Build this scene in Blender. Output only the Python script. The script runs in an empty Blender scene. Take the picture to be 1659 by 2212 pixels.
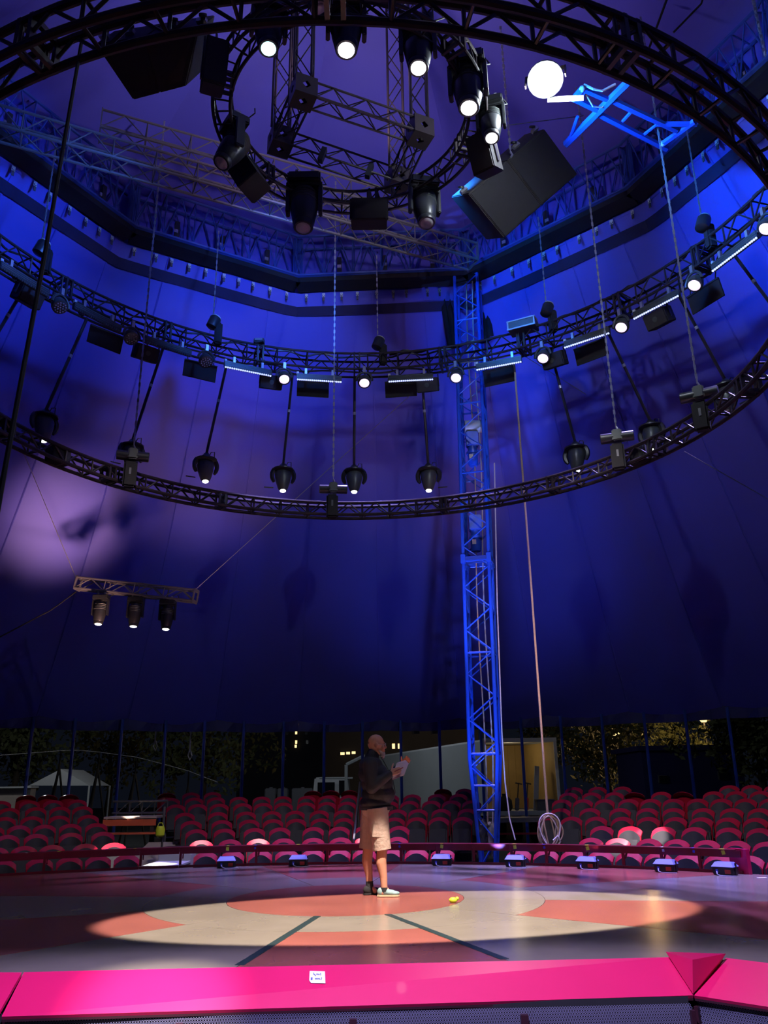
import bpy, bmesh, math, random
from mathutils import Vector, Matrix, Euler
random.seed(7)
PI = math.pi
S = bpy.context.scene
COL = S.collection
# ------------------------------------------------------------------ camera
FPX, PITCH, ROLL, HC = 1740.0, 0.32832, -0.01413, 1.2126   # focal length in px, tilt up, roll, lens height over stage
cp, sp = math.cos(PITCH), math.sin(PITCH)
cr, sr = math.cos(ROLL), math.sin(ROLL)
_r, _u, FW = Vector((1, 0, 0)), Vector((0, -sp, cp)), Vector((0, cp, sp))
RT = _r * cr + _u * sr
UP = _u * cr - _r * sr
CAMP = Vector((0, 0, HC))
cd = bpy.data.cameras.new('camera')
cam = bpy.data.objects.new('camera', cd)
COL.objects.link(cam)
cam.matrix_world = Matrix(((RT.x, UP.x, -FW.x, CAMP.x), (RT.y, UP.y, -FW.y, CAMP.y), (RT.z, UP.z, -FW.z, CAMP.z), (0, 0, 0, 1)))
cd.sensor_fit = 'VERTICAL'
cd.sensor_height = 36.0
cd.lens = FPX / 2212 * 36.0
cd.clip_start = 0.05
cd.clip_end = 400
S.camera = cam
# ------------------------------------------------------------------ view + world
S.view_settings.view_transform = 'Standard'
S.view_settings.look = 'None'
S.view_settings.gamma = 1.0
S.view_settings.use_curve_mapping = False
S.view_settings.exposure = 0.0
try:
    S.cycles.use_denoising = True
    S.cycles.max_bounces = 4
    S.cycles.diffuse_bounces = 2
    S.cycles.glossy_bounces = 2
    S.cycles.adaptive_min_samples = 16
    S.cycles.light_sampling_threshold = 0.03
    S.cycles.use_adaptive_sampling = True
    S.cycles.adaptive_threshold = 0.08
    S.cycles.sample_clamp_indirect = 4.0
except Exception:
    pass
wd = bpy.data.worlds.new('night')
S.world = wd
wd.use_nodes = True
wd.node_tree.nodes['Background'].inputs[0].default_value = (0.25, 0.33, 0.6, 1)
wd.node_tree.nodes['Background'].inputs[1].default_value = 0.012


def aim(o, loc, target):
    o.location = loc
    o.rotation_euler = (Vector(target) - Vector(loc)).to_track_quat('-Z', 'Y').to_euler()


def spot(name, loc, target, power, col, deg, blend=0.3, rad=0.05, scale=None):
    l = bpy.data.lights.new(name, 'SPOT')
    l.energy = power
    l.color = col
    l.spot_size = math.radians(deg)
    l.spot_blend = blend
    l.shadow_soft_size = rad
    o = bpy.data.objects.new(name, l)
    COL.objects.link(o)
    aim(o, loc, target)
    if scale:
        o.scale = scale
    return o


def point(name, loc, power, col, rad=0.1):
    l = bpy.data.lights.new(name, 'POINT')
    l.energy = power
    l.color = col
    l.shadow_soft_size = rad
    o = bpy.data.objects.new(name, l)
    COL.objects.link(o)
    o.location = loc
    return o


# light levels, tuned here; lamps follow further down
P_STAGE, P_KERB, P_WASH, P_POLE, P_BLUE, P_FLOOD, P_CAP, P_MAST, P_PURPLE = 17000, 3600, 3800, 15000, 2000, 400, 330, 3000, 2600


# ------------------------------------------------------------------ pixel rays -> points on known surfaces
def ray(px, py):
    return RT * ((px - 829.5) / FPX) - UP * ((py - 1106) / FPX) + FW


def atd(px, py, d):
    v = ray(px, py)
    return CAMP + v * (d / v.y)


def atz(px, py, z):
    v = ray(px, py)
    return CAMP + v * ((z - HC) / v.z)


def atcyl(px, py, cx, cy, R):
    v = ray(px, py)
    a = v.x ** 2 + v.y ** 2
    b = -2 * (v.x * cx + v.y * cy)
    c = cx * cx + cy * cy - R * R
    t = (-b + math.sqrt(max(0, b * b - 4 * a * c))) / (2 * a)
    return CAMP + v * t


# ------------------------------------------------------------------ materials
def mat(name, col, rough=0.5, metal=0.0, noise=0.0, nscale=8.0, bump=0.0, emit=None, estr=0.0, spec=0.5, coat=0.0):
    m = bpy.data.materials.new(name)
    m.use_nodes = True
    nt = m.node_tree
    b = nt.nodes['Principled BSDF']
    b.inputs['Base Color'].default_value = (*col, 1)
    b.inputs['Roughness'].default_value = rough
    b.inputs['Metallic'].default_value = metal
    b.inputs['Specular IOR Level'].default_value = spec
    b.inputs['Coat Weight'].default_value = coat
    if noise or bump:
        tc = nt.nodes.new('ShaderNodeTexCoord')
        nz = nt.nodes.new('ShaderNodeTexNoise')
        nz.inputs['Scale'].default_value = nscale
        nz.inputs['Detail'].default_value = 5
        nt.links.new(tc.outputs['Object'], nz.inputs['Vector'])
        if noise:
            mx = nt.nodes.new('ShaderNodeMix')
            mx.data_type = 'RGBA'
            mx.inputs[6].default_value = (*[c * (1 - noise) for c in col], 1)
            mx.inputs[7].default_value = (*[min(1, c * (1 + noise)) for c in col], 1)
            nt.links.new(nz.outputs['Fac'], mx.inputs[0])
            nt.links.new(mx.outputs[2], b.inputs['Base Color'])
        if bump:
            bp = nt.nodes.new('ShaderNodeBump')
            bp.inputs['Strength'].default_value = bump
            bp.inputs['Distance'].default_value = 0.05
            nt.links.new(nz.outputs['Fac'], bp.inputs['Height'])
            nt.links.new(bp.outputs['Normal'], b.inputs['Normal'])
    if emit:
        b.inputs['Emission Color'].default_value = (*emit, 1)
        b.inputs['Emission Strength'].default_value = estr
    return m


M = {
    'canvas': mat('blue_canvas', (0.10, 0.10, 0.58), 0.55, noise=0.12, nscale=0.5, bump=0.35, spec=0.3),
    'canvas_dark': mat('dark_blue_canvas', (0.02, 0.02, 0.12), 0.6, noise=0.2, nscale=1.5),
    'band': mat('painted_truss_shade', (0.012, 0.01, 0.06), 0.8, noise=0.2, nscale=3),  # shade of the cupola truss, put into a dark colour
    'blue': mat('blue_paint', (0.02, 0.10, 0.62), 0.35, noise=0.12, nscale=5),
    'bluesteel': mat('dull_blue_steel', (0.02, 0.06, 0.3), 0.45, noise=0.25, nscale=6),
    'black': mat('black_truss_paint', (0.024, 0.018, 0.019), 0.38, noise=0.2, nscale=9),
    'blackmatte': mat('black_fabric', (0.012, 0.011, 0.013), 0.85, noise=0.2, nscale=12),
    'blackplastic': mat('black_plastic', (0.02, 0.022, 0.024), 0.38, noise=0.2, nscale=15),
    'speaker': mat('black_speaker_cloth', (0.02, 0.017, 0.019), 0.75, noise=0.25, nscale=20),
    'greyalu': mat('grey_aluminium', (0.17, 0.165, 0.17), 0.4, 0.5, noise=0.15, nscale=8),
    'alu': mat('bright_aluminium', (0.55, 0.55, 0.55), 0.3, 0.8, noise=0.1, nscale=10),
    'ledbody': mat('dark_grey_fixture', (0.075, 0.085, 0.08), 0.4, 0.3, noise=0.15, nscale=12),
    'chain': mat('chain_steel', (0.5, 0.52, 0.5), 0.35, 0.8),
    'white': mat('white_paint', (0.62, 0.63, 0.62), 0.5, noise=0.06, nscale=6),
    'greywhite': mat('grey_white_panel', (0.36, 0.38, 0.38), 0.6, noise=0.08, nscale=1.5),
    'rope_black': mat('black_rope', (0.012, 0.011, 0.012), 0.8, noise=0.3, nscale=40),
    'rope_beige': mat('beige_rope', (0.5, 0.36, 0.22), 0.8, noise=0.25, nscale=40),
    'rope_white': mat('pale_rope', (0.6, 0.55, 0.5), 0.8, noise=0.2, nscale=40),
    'wire': mat('steel_wire', (0.4, 0.4, 0.42), 0.4, 0.6),
    'lens_lit': mat('lit_lens', (1, 1, 1), 0.2, emit=(1.0, 0.97, 1.0), estr=9),
    'lens_cyan': mat('lit_cyan_lens', (0.6, 0.9, 0.9), 0.2, emit=(0.45, 0.95, 0.95), estr=3),
    'lens_warm': mat('lit_warm_lens', (1, 1, 0.9), 0.2, emit=(0.95, 1.0, 0.92), estr=5),
    'lens_violet': mat('lit_violet_lens', (1, 1, 1), 0.2, emit=(0.80, 0.62, 1.0), estr=1.5),
    'lens_flood': mat('lit_flood_lens', (1, 1, 1), 0.2, emit=(0.92, 1.0, 1.0), estr=30),
    'lens_off': mat('unlit_lens', (0.35, 0.32, 0.36), 0.12, noise=0.1, nscale=30),
    'led_lit': mat('lit_led_strip', (0.8, 0.85, 1), 0.3, emit=(0.42, 0.48, 1.0), estr=1.7),
    'led_off': mat('unlit_led_strip', (0.12, 0.13, 0.13), 0.3, 0.4),
    'red': mat('red_kerb_paint', (0.75, 0.012, 0.11), 0.33, noise=0.08, nscale=3, coat=0.15),
    'darkred': mat('dark_red_paint', (0.16, 0.006, 0.018), 0.4, noise=0.2, nscale=5),
    'blackred': mat('blackish_red_paint', (0.03, 0.004, 0.01), 0.5, noise=0.2, nscale=5),
    'mesh': mat('perforated_grille', (0.30, 0.28, 0.42), 0.45, 0.3),
    'seatred': mat('glossy_red_plastic', (0.34, 0.010, 0.028), 0.22, noise=0.08, nscale=10, spec=0.6),
    'seatpad': mat('dark_seat_upholstery', (0.02, 0.02, 0.028), 0.6, noise=0.2, nscale=25),
    'seatstand': mat('seat_stand_grey', (0.12, 0.12, 0.13), 0.5, 0.3, noise=0.2, nscale=8),
    'tier': mat('dark_tier_boards', (0.035, 0.03, 0.03), 0.7, noise=0.3, nscale=3),
    'asphalt': mat('dark_ground', (0.03, 0.03, 0.03), 0.9, noise=0.35, nscale=4, bump=0.3),
    'orange': mat('orange_riser_paint', (0.75, 0.16, 0.07), 0.45, noise=0.1, nscale=4),
    'step': mat('worn_step_board', (0.5, 0.42, 0.36), 0.6, noise=0.2, nscale=5),
    'plywood': mat('plywood_lining', (0.42, 0.28, 0.10), 0.6, noise=0.2, nscale=3),
    'yellow': mat('yellow_tape', (0.62, 0.72, 0.03), 0.5),
    'bluetape': mat('blue_tape', (0.04, 0.08, 0.7), 0.5),
    'uptop': mat('uplight_window', (0.12, 0.13, 0.5), 0.35, emit=(0.16, 0.18, 0.9), estr=0.5),
    'cable_blue': mat('pale_cable', (0.5, 0.5, 0.6), 0.5),
    'paper': mat('white_paper', (0.85, 0.83, 0.83), 0.7),
    'paper_pinklit': mat('white_paper_pinklit', (0.82, 0.56, 0.55), 0.7, noise=0.04, nscale=3),  # white sheet; the pink light on it is put into the colour
    'ink': mat('pen_ink', (0.12, 0.15, 0.35), 0.6),
    'inkblue': mat('blue_pen_ink', (0.1, 0.12, 0.5), 0.6),
    'skin': mat('skin', (0.55, 0.25, 0.15), 0.5, noise=0.08, nscale=20),
    'jacket': mat('black_jacket', (0.02, 0.019, 0.021), 0.7, noise=0.3, nscale=18, bump=0.2),
    'shorts': mat('beige_shorts', (0.42, 0.29, 0.22), 0.8, noise=0.12, nscale=22, bump=0.3),
    'shoe': mat('pale_teal_shoe', (0.22, 0.33, 0.31), 0.6, noise=0.15, nscale=30),
    'sole': mat('gum_sole', (0.6, 0.42, 0.25), 0.6, noise=0.1, nscale=20),
    'sock': mat('black_sock', (0.015, 0.013, 0.014), 0.9, noise=0.2, nscale=30),
    'beard': mat('grey_beard', (0.45, 0.40, 0.36), 0.9, noise=0.25, nscale=60),
    'leaf': mat('tree_leaves', (0.09, 0.10, 0.035), 0.7, noise=0.4, nscale=2),
    'bark': mat('bark', (0.06, 0.045, 0.03), 0.9, noise=0.3, nscale=6),
    'building': mat('dim_concrete', (0.10, 0.10, 0.11), 0.8, noise=0.15, nscale=0.8),
    'window_lit': mat('lit_window', (1, 0.8, 0.4), 0.3, emit=(1.0, 0.72, 0.32), estr=1.6),
    'window_dark': mat('dark_window', (0.015, 0.018, 0.025), 0.1),
    'glass_dark': mat('dark_car_glass', (0.01, 0.012, 0.015), 0.08),
    'tyre': mat('tyre_rubber', (0.015, 0.015, 0.015), 0.85),
    'deck_red': mat('red_stage_vinyl', (0.30, 0.09, 0.07), 0.24, noise=0.35, nscale=1.3, spec=0.5),
    'deck_beige': mat('beige_stage_vinyl', (0.23, 0.19, 0.15), 0.24, noise=0.28, nscale=1.6, spec=0.5),
    'deck_line': mat('dark_green_floor_stripe', (0.02, 0.035, 0.035), 0.4),
    'drum': mat('pale_drum', (0.5, 0.52, 0.5), 0.5, noise=0.1, nscale=8),
    'redbox': mat('red_plastic_part', (0.5, 0.05, 0.03), 0.4),
}


ORD = ['first', 'second', 'third', 'fourth', 'fifth', 'sixth', 'seventh', 'eighth', 'ninth', 'tenth', 'eleventh', 'twelfth', 'thirteenth', 'fourteenth', 'fifteenth', 'sixteenth']


def by_mast(xs, ref=1030):
    """for each pixel column: 'second from the mast on the aisle side' and so on"""
    lo = sorted([x for x in xs if x < ref], reverse=True)
    hi = sorted([x for x in xs if x >= ref])
    return {x: ORD[(lo if x < ref else hi).index(x)] + ' from the mast on the ' + ('aisle' if x < ref else 'rope coil') + ' side' for x in xs}


# ------------------------------------------------------------------ object helpers
def tag(o, label, cat, group=None, kind=None):
    if label:
        o['label'] = label
    if cat:
        o['category'] = cat
    if group:
        o['group'] = group
    if kind:
        o['kind'] = kind
    return o


def basis(p):
    m = Matrix.Identity(4)
    while p is not None:
        m = _mb(p) @ m
        p = p.parent
    return m


def _mb(p):
    return (p.matrix_parent_inverse @ p.matrix_basis) if p.parent else p.matrix_basis


def thing(name, label, cat, loc=(0, 0, 0), rz=0.0, group=None, kind=None):
    o = bpy.data.objects.new(name, None)
    o.empty_display_size = 0.1
    COL.objects.link(o)
    o.location = loc
    o.rotation_euler = (0, 0, rz)
    return tag(o, label, cat, group, kind)


def put(o, parent=None, world=True):
    """link o; if world, o's own transform/mesh is in world space, else local to the parent"""
    COL.objects.link(o)
    if parent is not None:
        o.parent = parent
        if world:
            o.matrix_parent_inverse = basis(parent).inverted()
    return o


class MB:
    """collects primitive shapes into one mesh"""

    def __init__(s):
        s.v, s.f = [], []

    def add(s, verts, faces):
        n = len(s.v)
        s.v += [Vector(v) for v in verts]
        s.f += [tuple(i + n for i in f) for f in faces]
        return s

    def box(s, c, d, rot=None, taper=1.0):
        x, y, z = d[0] / 2, d[1] / 2, d[2] / 2
        vs = [Vector((sx * x * (taper if sz > 0 else 1), sy * y * (taper if sz > 0 else 1), sz * z)) for sz in (-1, 1) for sx, sy in ((-1, -1), (1, -1), (1, 1), (-1, 1))]
        if rot is not None:
            vs = [rot @ v for v in vs]
        c = Vector(c)
        return s.add([v + c for v in vs], [(3, 2, 1, 0), (4, 5, 6, 7), (0, 1, 5, 4), (1, 2, 6, 5), (2, 3, 7, 6), (3, 0, 4, 7)])

    def tube(s, pts, r, n=8, cap=True, r2=None):
        pts = [Vector(p) for p in pts]
        m = len(pts)
        rings = []
        pn = None
        for i, p in enumerate(pts):
            t = (pts[min(i + 1, m - 1)] - pts[max(i - 1, 0)]).normalized()
            if pn is None:
                pn = t.orthogonal().normalized()
            else:
                pn = (pn - t * pn.dot(t))
                pn = pn.normalized() if pn.length > 1e-6 else t.orthogonal().normalized()
            b = t.cross(pn)
            rr = r if not isinstance(r, (list, tuple)) else r[i]
            rings.append([p + (pn * math.cos(2 * PI * k / n) + b * math.sin(2 * PI * k / n)) * rr for k in range(n)])
        vs = [v for g in rings for v in g]
        fs = [(i * n + k, i * n + (k + 1) % n, (i + 1) * n + (k + 1) % n, (i + 1) * n + k) for i in range(m - 1) for k in range(n)]
        if cap:
            fs += [tuple(reversed(range(n))), tuple((m - 1) * n + k for k in range(n))]
        return s.add(vs, fs)

    def lathe(s, prof, n=16, mtx=None):
        """prof: (radius, z) list from bottom to top, about the z axis"""
        vs, fs = [], []
        for r, z in prof:
            vs += [Vector((r * math.cos(2 * PI * k / n), r * math.sin(2 * PI * k / n), z)) for k in range(n)]
        m = len(prof)
        fs = [(i * n + k, i * n + (k + 1) % n, (i + 1) * n + (k + 1) % n, (i + 1) * n + k) for i in range(m - 1) for k in range(n)]
        fs += [tuple(reversed(range(n))), tuple((m - 1) * n + k for k in range(n))]
        if mtx is not None:
            vs = [mtx @ v for v in vs]
        return s.add(vs, fs)

    def sphere(s, c, rad, n=10, m=7, mtx=None):
        c = Vector(c)
        rx, ry, rz = (rad, rad, rad) if not isinstance(rad, (list, tuple)) else rad
        vs = [Vector((0, 0, -rz))]
        for i in range(1, m):
            a = -PI / 2 + PI * i / m
            vs += [Vector((rx * math.cos(a) * math.cos(2 * PI * k / n), ry * math.cos(a) * math.sin(2 * PI * k / n), rz * math.sin(a))) for k in range(n)]
        vs.append(Vector((0, 0, rz)))
        fs = [(0, 1 + (k + 1) % n, 1 + k) for k in range(n)]
        for i in range(m - 2):
            fs += [(1 + i * n + k, 1 + i * n + (k + 1) % n, 1 + (i + 1) * n + (k + 1) % n, 1 + (i + 1) * n + k) for k in range(n)]
        t = len(vs) - 1
        o = 1 + (m - 2) * n
        fs += [(o + k, o + (k + 1) % n, t) for k in range(n)]
        if mtx is not None:
            vs = [mtx @ v for v in vs]
        return s.add([v + c for v in vs], fs)

    def prism(s, outline, z0, z1):
        """vertical prism over an xy outline (counter-clockwise)"""
        n = len(outline)
        vs = [Vector((p[0], p[1], z0)) for p in outline] + [Vector((p[0], p[1], z1)) for p in outline]
        fs = [tuple(reversed(range(n))), tuple(range(n, 2 * n))] + [(i, (i + 1) % n, n + (i + 1) % n, n + i) for i in range(n)]
        return s.add(vs, fs)

    def mesh(s, name, m, smooth=False, bevel=0.0):
        me = bpy.data.meshes.new(name)
        me.from_pydata([tuple(v) for v in s.v], [], s.f)
        if bevel:
            bm = bmesh.new()
            bm.from_mesh(me)
            bmesh.ops.bevel(bm, geom=[e for e in bm.edges if len(e.link_faces) == 2 and e.calc_face_angle(0) > 0.6], offset=bevel, segments=2, affect='EDGES', clamp_overlap=True)
            bm.to_mesh(me)
            bm.free()
        me.materials.append(M[m])
        if smooth:
            me.polygons.foreach_set('use_smooth', [True] * len(me.polygons))
            try:
                me.set_sharp_from_angle(angle=0.7)
            except Exception:
                pass
        me.update()
        return me

    def build(s, name, m, parent=None, world=True, smooth=False, bevel=0.0):
        return put(bpy.data.objects.new(name, s.mesh(name, m, smooth, bevel)), parent, world)


_unit = {}


def bar(name, p0, p1, r, m, parent=None, n=6):
    """a straight tube between two points, sharing one unit mesh per material"""
    key = (m, n)
    if key not in _unit:
        _unit[key] = MB().tube([(0, 0, 0), (0, 0, 1)], 1.0, n).mesh('tube_' + m, m, smooth=True)
    o = bpy.data.objects.new(name, _unit[key])
    p0, p1 = Vector(p0), Vector(p1)
    d = p1 - p0
    o.matrix_basis = Matrix.LocRotScale(p0, d.to_track_quat('Z', 'Y'), Vector((r, r, d.length)))
    return put(o, parent)


def copy_tree(o, parent=None):
    c = o.copy()
    COL.objects.link(c)
    if parent is not None:
        c.parent = parent
    for ch in list(o.children):
        copy_tree(ch, c)
    return c


# ------------------------------------------------------------------ ground and stage
GZ = -0.45
go = MB().box((0, 30, GZ - 0.05), (130, 110, 0.1)).build('floor', 'asphalt')
tag(go, 'dark earth and asphalt ground under and around the tent', None, kind='structure')

SC = Vector((-0.5, 10.2, 0))             # middle of the stage pattern
OUT = [(-7.6, 11.7), (-7.9, 8.4), (-6.2, 6.55), (-2.62, 6.45), (2.06, 6.65), (2.44, 6.60), (3.6, 5.55), (6.6, 7.6), (6.4, 10.6),
       (5.17, 12.02), (4.78, 12.32), (3.42, 13.22), (1.79, 14.1), (-0.09, 14.45), (-2.21, 14.42), (-4.05, 14.12), (-5.93, 13.3)]
stage = thing('floor', 'raised round stage with red and beige vinyl floor', None, kind='structure')
MB().prism(OUT, GZ, -0.03).build('platform', 'blackred', stage)


def clip(poly, a, n):
    """keep the part of poly on the side n points to, cut by the line through a"""
    out = []
    for i in range(len(poly)):
        p, q = Vector(poly[i]), Vector(poly[(i + 1) % len(poly)])
        dp, dq = (p - a).dot(n), (q - a).dot(n)
        if dp >= 0:
            out.append(p)
        if (dp > 0 > dq) or (dp < 0 < dq):
            out.append(p + (q - p) * (dp / (dp - dq)))
    return out


def arc_pts(c, r, a0, a1, n):
    return [Vector((c[0] + r * math.cos(a0 + (a1 - a0) * i / n), c[1] + r * math.sin(a0 + (a1 - a0) * i / n))) for i in range(n + 1)]


c2 = Vector((SC.x, SC.y))
R1, R2 = 1.35, 2.25
MB().prism(arc_pts(c2, R1, 0, 2 * PI * 47 / 48, 47), -0.029, 0.0).build('floor_disc', 'deck_red', stage)
AW = math.radians(-90 - 9.3)
for k in range(12):
    a0 = AW + k * PI / 6
    a1 = a0 + PI / 6
    g = 0.004
    inner = arc_pts(c2, R1 + g, a1 - 0.002, a0 + 0.002, 8)
    outer = arc_pts(c2, R2, a0 + 0.002, a1 - 0.002, 8)
    MB().prism(outer + inner, -0.029, 0.0).build('floor_panel', 'deck_beige', stage)
    u0, u1 = Vector((math.cos(a0), math.sin(a0))), Vector((math.cos(a1), math.sin(a1)))
    pl = clip([Vector(p) for p in OUT], c2 + Vector((-u0.y, u0.x)) * g, Vector((-u0.y, u0.x)))
    pl = clip(pl, c2 - Vector((-u1.y, u1.x)) * g, Vector((u1.y, -u1.x)))
    far = [p for p in pl if (p - c2).length > R2 + 0.2]
    far.sort(key=lambda p: ((math.atan2(p.y - c2.y, p.x - c2.x) - a0 + 0.5) % (2 * PI)))
    inner = arc_pts(c2, R2 + g, a1 - 0.002, a0 + 0.002, 8)
    MB().prism(far + inner, -0.029, 0.0).build('floor_panel', 'deck_red' if k % 2 == 0 else 'deck_beige', stage)
    L = min([(Vector(OUT[j]) - c2).cross(Vector(OUT[(j + 1) % len(OUT)]) - Vector(OUT[j])) / u0.cross(Vector(OUT[(j + 1) % len(OUT)]) - Vector(OUT[j])) for j in range(len(OUT)) if (lambda a, b: u0.cross(a) * u0.cross(b) < 0 and (a + b).dot(u0) > 0)(Vector(OUT[j]) - c2, Vector(OUT[(j + 1) % len(OUT)]) - c2)])
    if k in (0, 1):
        L -= 0.06
        n0 = Vector((-u0.y, u0.x)) * 0.035
        q = [c2 + u0 * R1 - n0, c2 + u0 * L - n0, c2 + u0 * L + n0, c2 + u0 * R1 + n0]
        MB().prism(q, 0.0005, 0.003).build('floor_stripe', 'deck_line', stage)

# near kerb: sloping red panels, lip, fascia, grille
KZ = -0.2


def kerb(name, a, b, label, lowA=None, lowB=None):
    """a,b: ends of the top edge; the panel leans out and down toward the audience"""
    a, b = Vector((*a, 0.0)), Vector((*b, 0.0))
    t = (b - a).normalized()
    n = Vector((t.y, -t.x, 0))
    A, B = a + n * 0.32 + Vector((0, 0, KZ)), b + n * 0.32 + Vector((0, 0, KZ))
    A, B = Vector(lowA or A), Vector(lowB or B)
    k = thing(name, label, 'kerb', (a + b) / 2)
    th = Vector((0, 0, -0.02)) - n * 0.012
    MB().add([A, B, b, a, A + th, B + th, b + th, a + th], [(0, 1, 2, 3), (7, 6, 5, 4), (0, 4, 5, 1), (1, 5, 6, 2), (2, 6, 7, 3), (3, 7, 4, 0)]).build('panel', 'red', k)
    lip0, lip1 = A - n * 0.012, B - n * 0.012
    dz = Vector((0, 0, -0.035))
    MB().add([lip0, lip1, lip1 + dz, lip0 + dz, lip0 - n * 0.02, lip1 - n * 0.02, lip1 + dz - n * 0.02, lip0 + dz - n * 0.02], [(3, 2, 1, 0), (4, 5, 6, 7), (0, 1, 5, 4), (3, 7, 6, 2), (0, 4, 7, 3), (1, 2, 6, 5)]).build('lip', 'blackred', k)
    # frame posts and woven grille set behind the lip
    L = (b - a).length
    f0 = A - n * 0.035
    m = max(1, round(L / 1.25))
    for i in range(m + 1):
        c = f0 + t * (L * i / m) + Vector((0, 0, (GZ - KZ - 0.035) / 2 - 0.035))
        MB().box(c, (0.05 if i not in (0, m) else 0.03, 0.05, abs(GZ - KZ) - 0.04), Matrix.Rotation(math.atan2(t.y, t.x), 3, 'Z')).build('post', 'blackred', k)
    g = MB()
    st = 0.018
    cols = int(L / st)
    zt, zb = KZ - 0.035, GZ + 0.01
    for i in range(cols):
        for j in range(int((zt - zb) / st)):
            off = st / 2 if j % 2 else 0
            c = f0 - n * 0.01 + t * (i * st + off + st / 2) + Vector((0, 0, zt - (j + 0.5) * st - KZ + 0 * zb)) + Vector((0, 0, KZ - f0.z))
            d, e = t * st * 0.42, Vector((0, 0, st * 0.42))
            w = 0.45
            vs = [c + d, c + e, c - d, c - e, c + d * (1 + w), c + e * (1 + w), c - d * (1 + w), c - e * (1 + w)]
            g.add(vs, [(0, 1, 5, 4), (1, 2, 6, 5), (2, 3, 7, 6), (3, 0, 4, 7)])
    go_ = g.build('grille', 'mesh', k)
    go_['kind'] = 'stuff'
    MB().add([f0 - n * 0.05, f0 + t * L - n * 0.05, f0 + t * L - n * 0.05 + Vector((0, 0, GZ - KZ)), f0 - n * 0.05 + Vector((0, 0, GZ - KZ))], [(3, 2, 1, 0)]).build('backing', 'blackmatte', k)
    return k


gb = atz(1498, 2150, KZ)
kerb('kerb_section', (-2.60, 6.45), (2.06, 6.65), 'long magenta-red sloping kerb panel with a paper note on it', None, gb)
kerb('kerb_section', (-6.2, 6.50), (-2.615, 6.452), 'red sloping kerb panel joined to the left end of the long one')
kerb('kerb_section', (2.44, 6.60), (3.6, 5.55), 'red sloping kerb panel turning out beyond the wedge corner piece', gb)
g1, g2, g3 = atz(1438, 2056, 0.035), atz(1568, 2060, 0.035), atz(1496, 2073, 0.03)
gb = atz(1497, 2147, KZ + 0.012)
gk = MB().add([g1, g2, g3, gb, (g1 + g2) / 2 + Vector((0, 0.03, -0.3))], [(0, 2, 1), (0, 3, 2), (2, 3, 1), (0, 1, 4), (0, 4, 3), (1, 3, 4)]).build('corner_wedge', 'red')
tag(gk, 'red folded metal wedge filling the kerb corner', 'kerb wedge')
# paper note with two short scribbled lines
nn = thing('paper_note', 'small white note with two handwritten lines taped on the kerb', 'note', atz(685, 2111, -0.05))
n1, n2, n3, n4 = [None] * 4


def on_kerb(px, py, lift=0.003):
    a = Vector((-2.60, 6.45, 0)); b = Vector((2.14, 6.63, 0))
    t = (b - a).normalized(); n = Vector((t.y, -t.x, 0))
    s = n * 0.32 + Vector((0, 0, KZ))
    nor = t.cross(-s).normalized()
    if nor.z < 0: nor = -nor
    v = ray(px, py)
    k = (a - CAMP).dot(nor) / v.dot(nor)
    return CAMP + v * k + nor * lift


q = [on_kerb(*p) for p in ((669, 2098), (702, 2099), (703, 2125), (672, 2124), (668, 2118))]
MB().add(q, [(4, 3, 2, 1, 0)]).build('sheet', 'paper', nn)


def scribble(strokes, m, w=0.0035):
    g = MB()
    for st in strokes:
        g.tube([on_kerb(x, y, 0.005) for x, y in st], w, 4)
    return g.build('handwriting', m, nn)


def jag(x0, x1, y, h, k):
    return [(x0 + (x1 - x0) * i / k, y + h * (1 if i % 2 else -1) * (0.6 + 0.4 * random.random())) for i in range(k + 1)]


scribble([[(677.5, 2103), (678, 2106), (680, 2107), (682, 2109)], jag(684, 690, 2106, 1.4, 5), [(692.5, 2103.5), (692.8, 2107.5)]], 'ink')
scribble([jag(681, 691, 2115.6, 1.4, 7), [(694.6, 2113), (693.6, 2117.5)]], 'ink')
scribble([[(672.5, 2113), (672.2, 2118)], [(674.3, 2113), (674.0, 2118)], [(672.2, 2115.5), (674.4, 2115.3)]], 'inkblue')

# ------------------------------------------------------------------ far kerb rail
RC = Vector((-1.2993, 5.3265))
RR = 9.2832


def rim(px, z=0.0):
    """point of the far stage edge seen in pixel column px"""
    v = ray(px, 1868)
    a = v.x ** 2 + v.y ** 2
    b = -2 * (v.x * RC.x + v.y * RC.y)
    c = RC.length_squared - (RR - 0.06) ** 2
    t = (-b + math.sqrt(b * b - 4 * a * c)) / (2 * a)
    return Vector((v.x * t, v.y * t, z))


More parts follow.
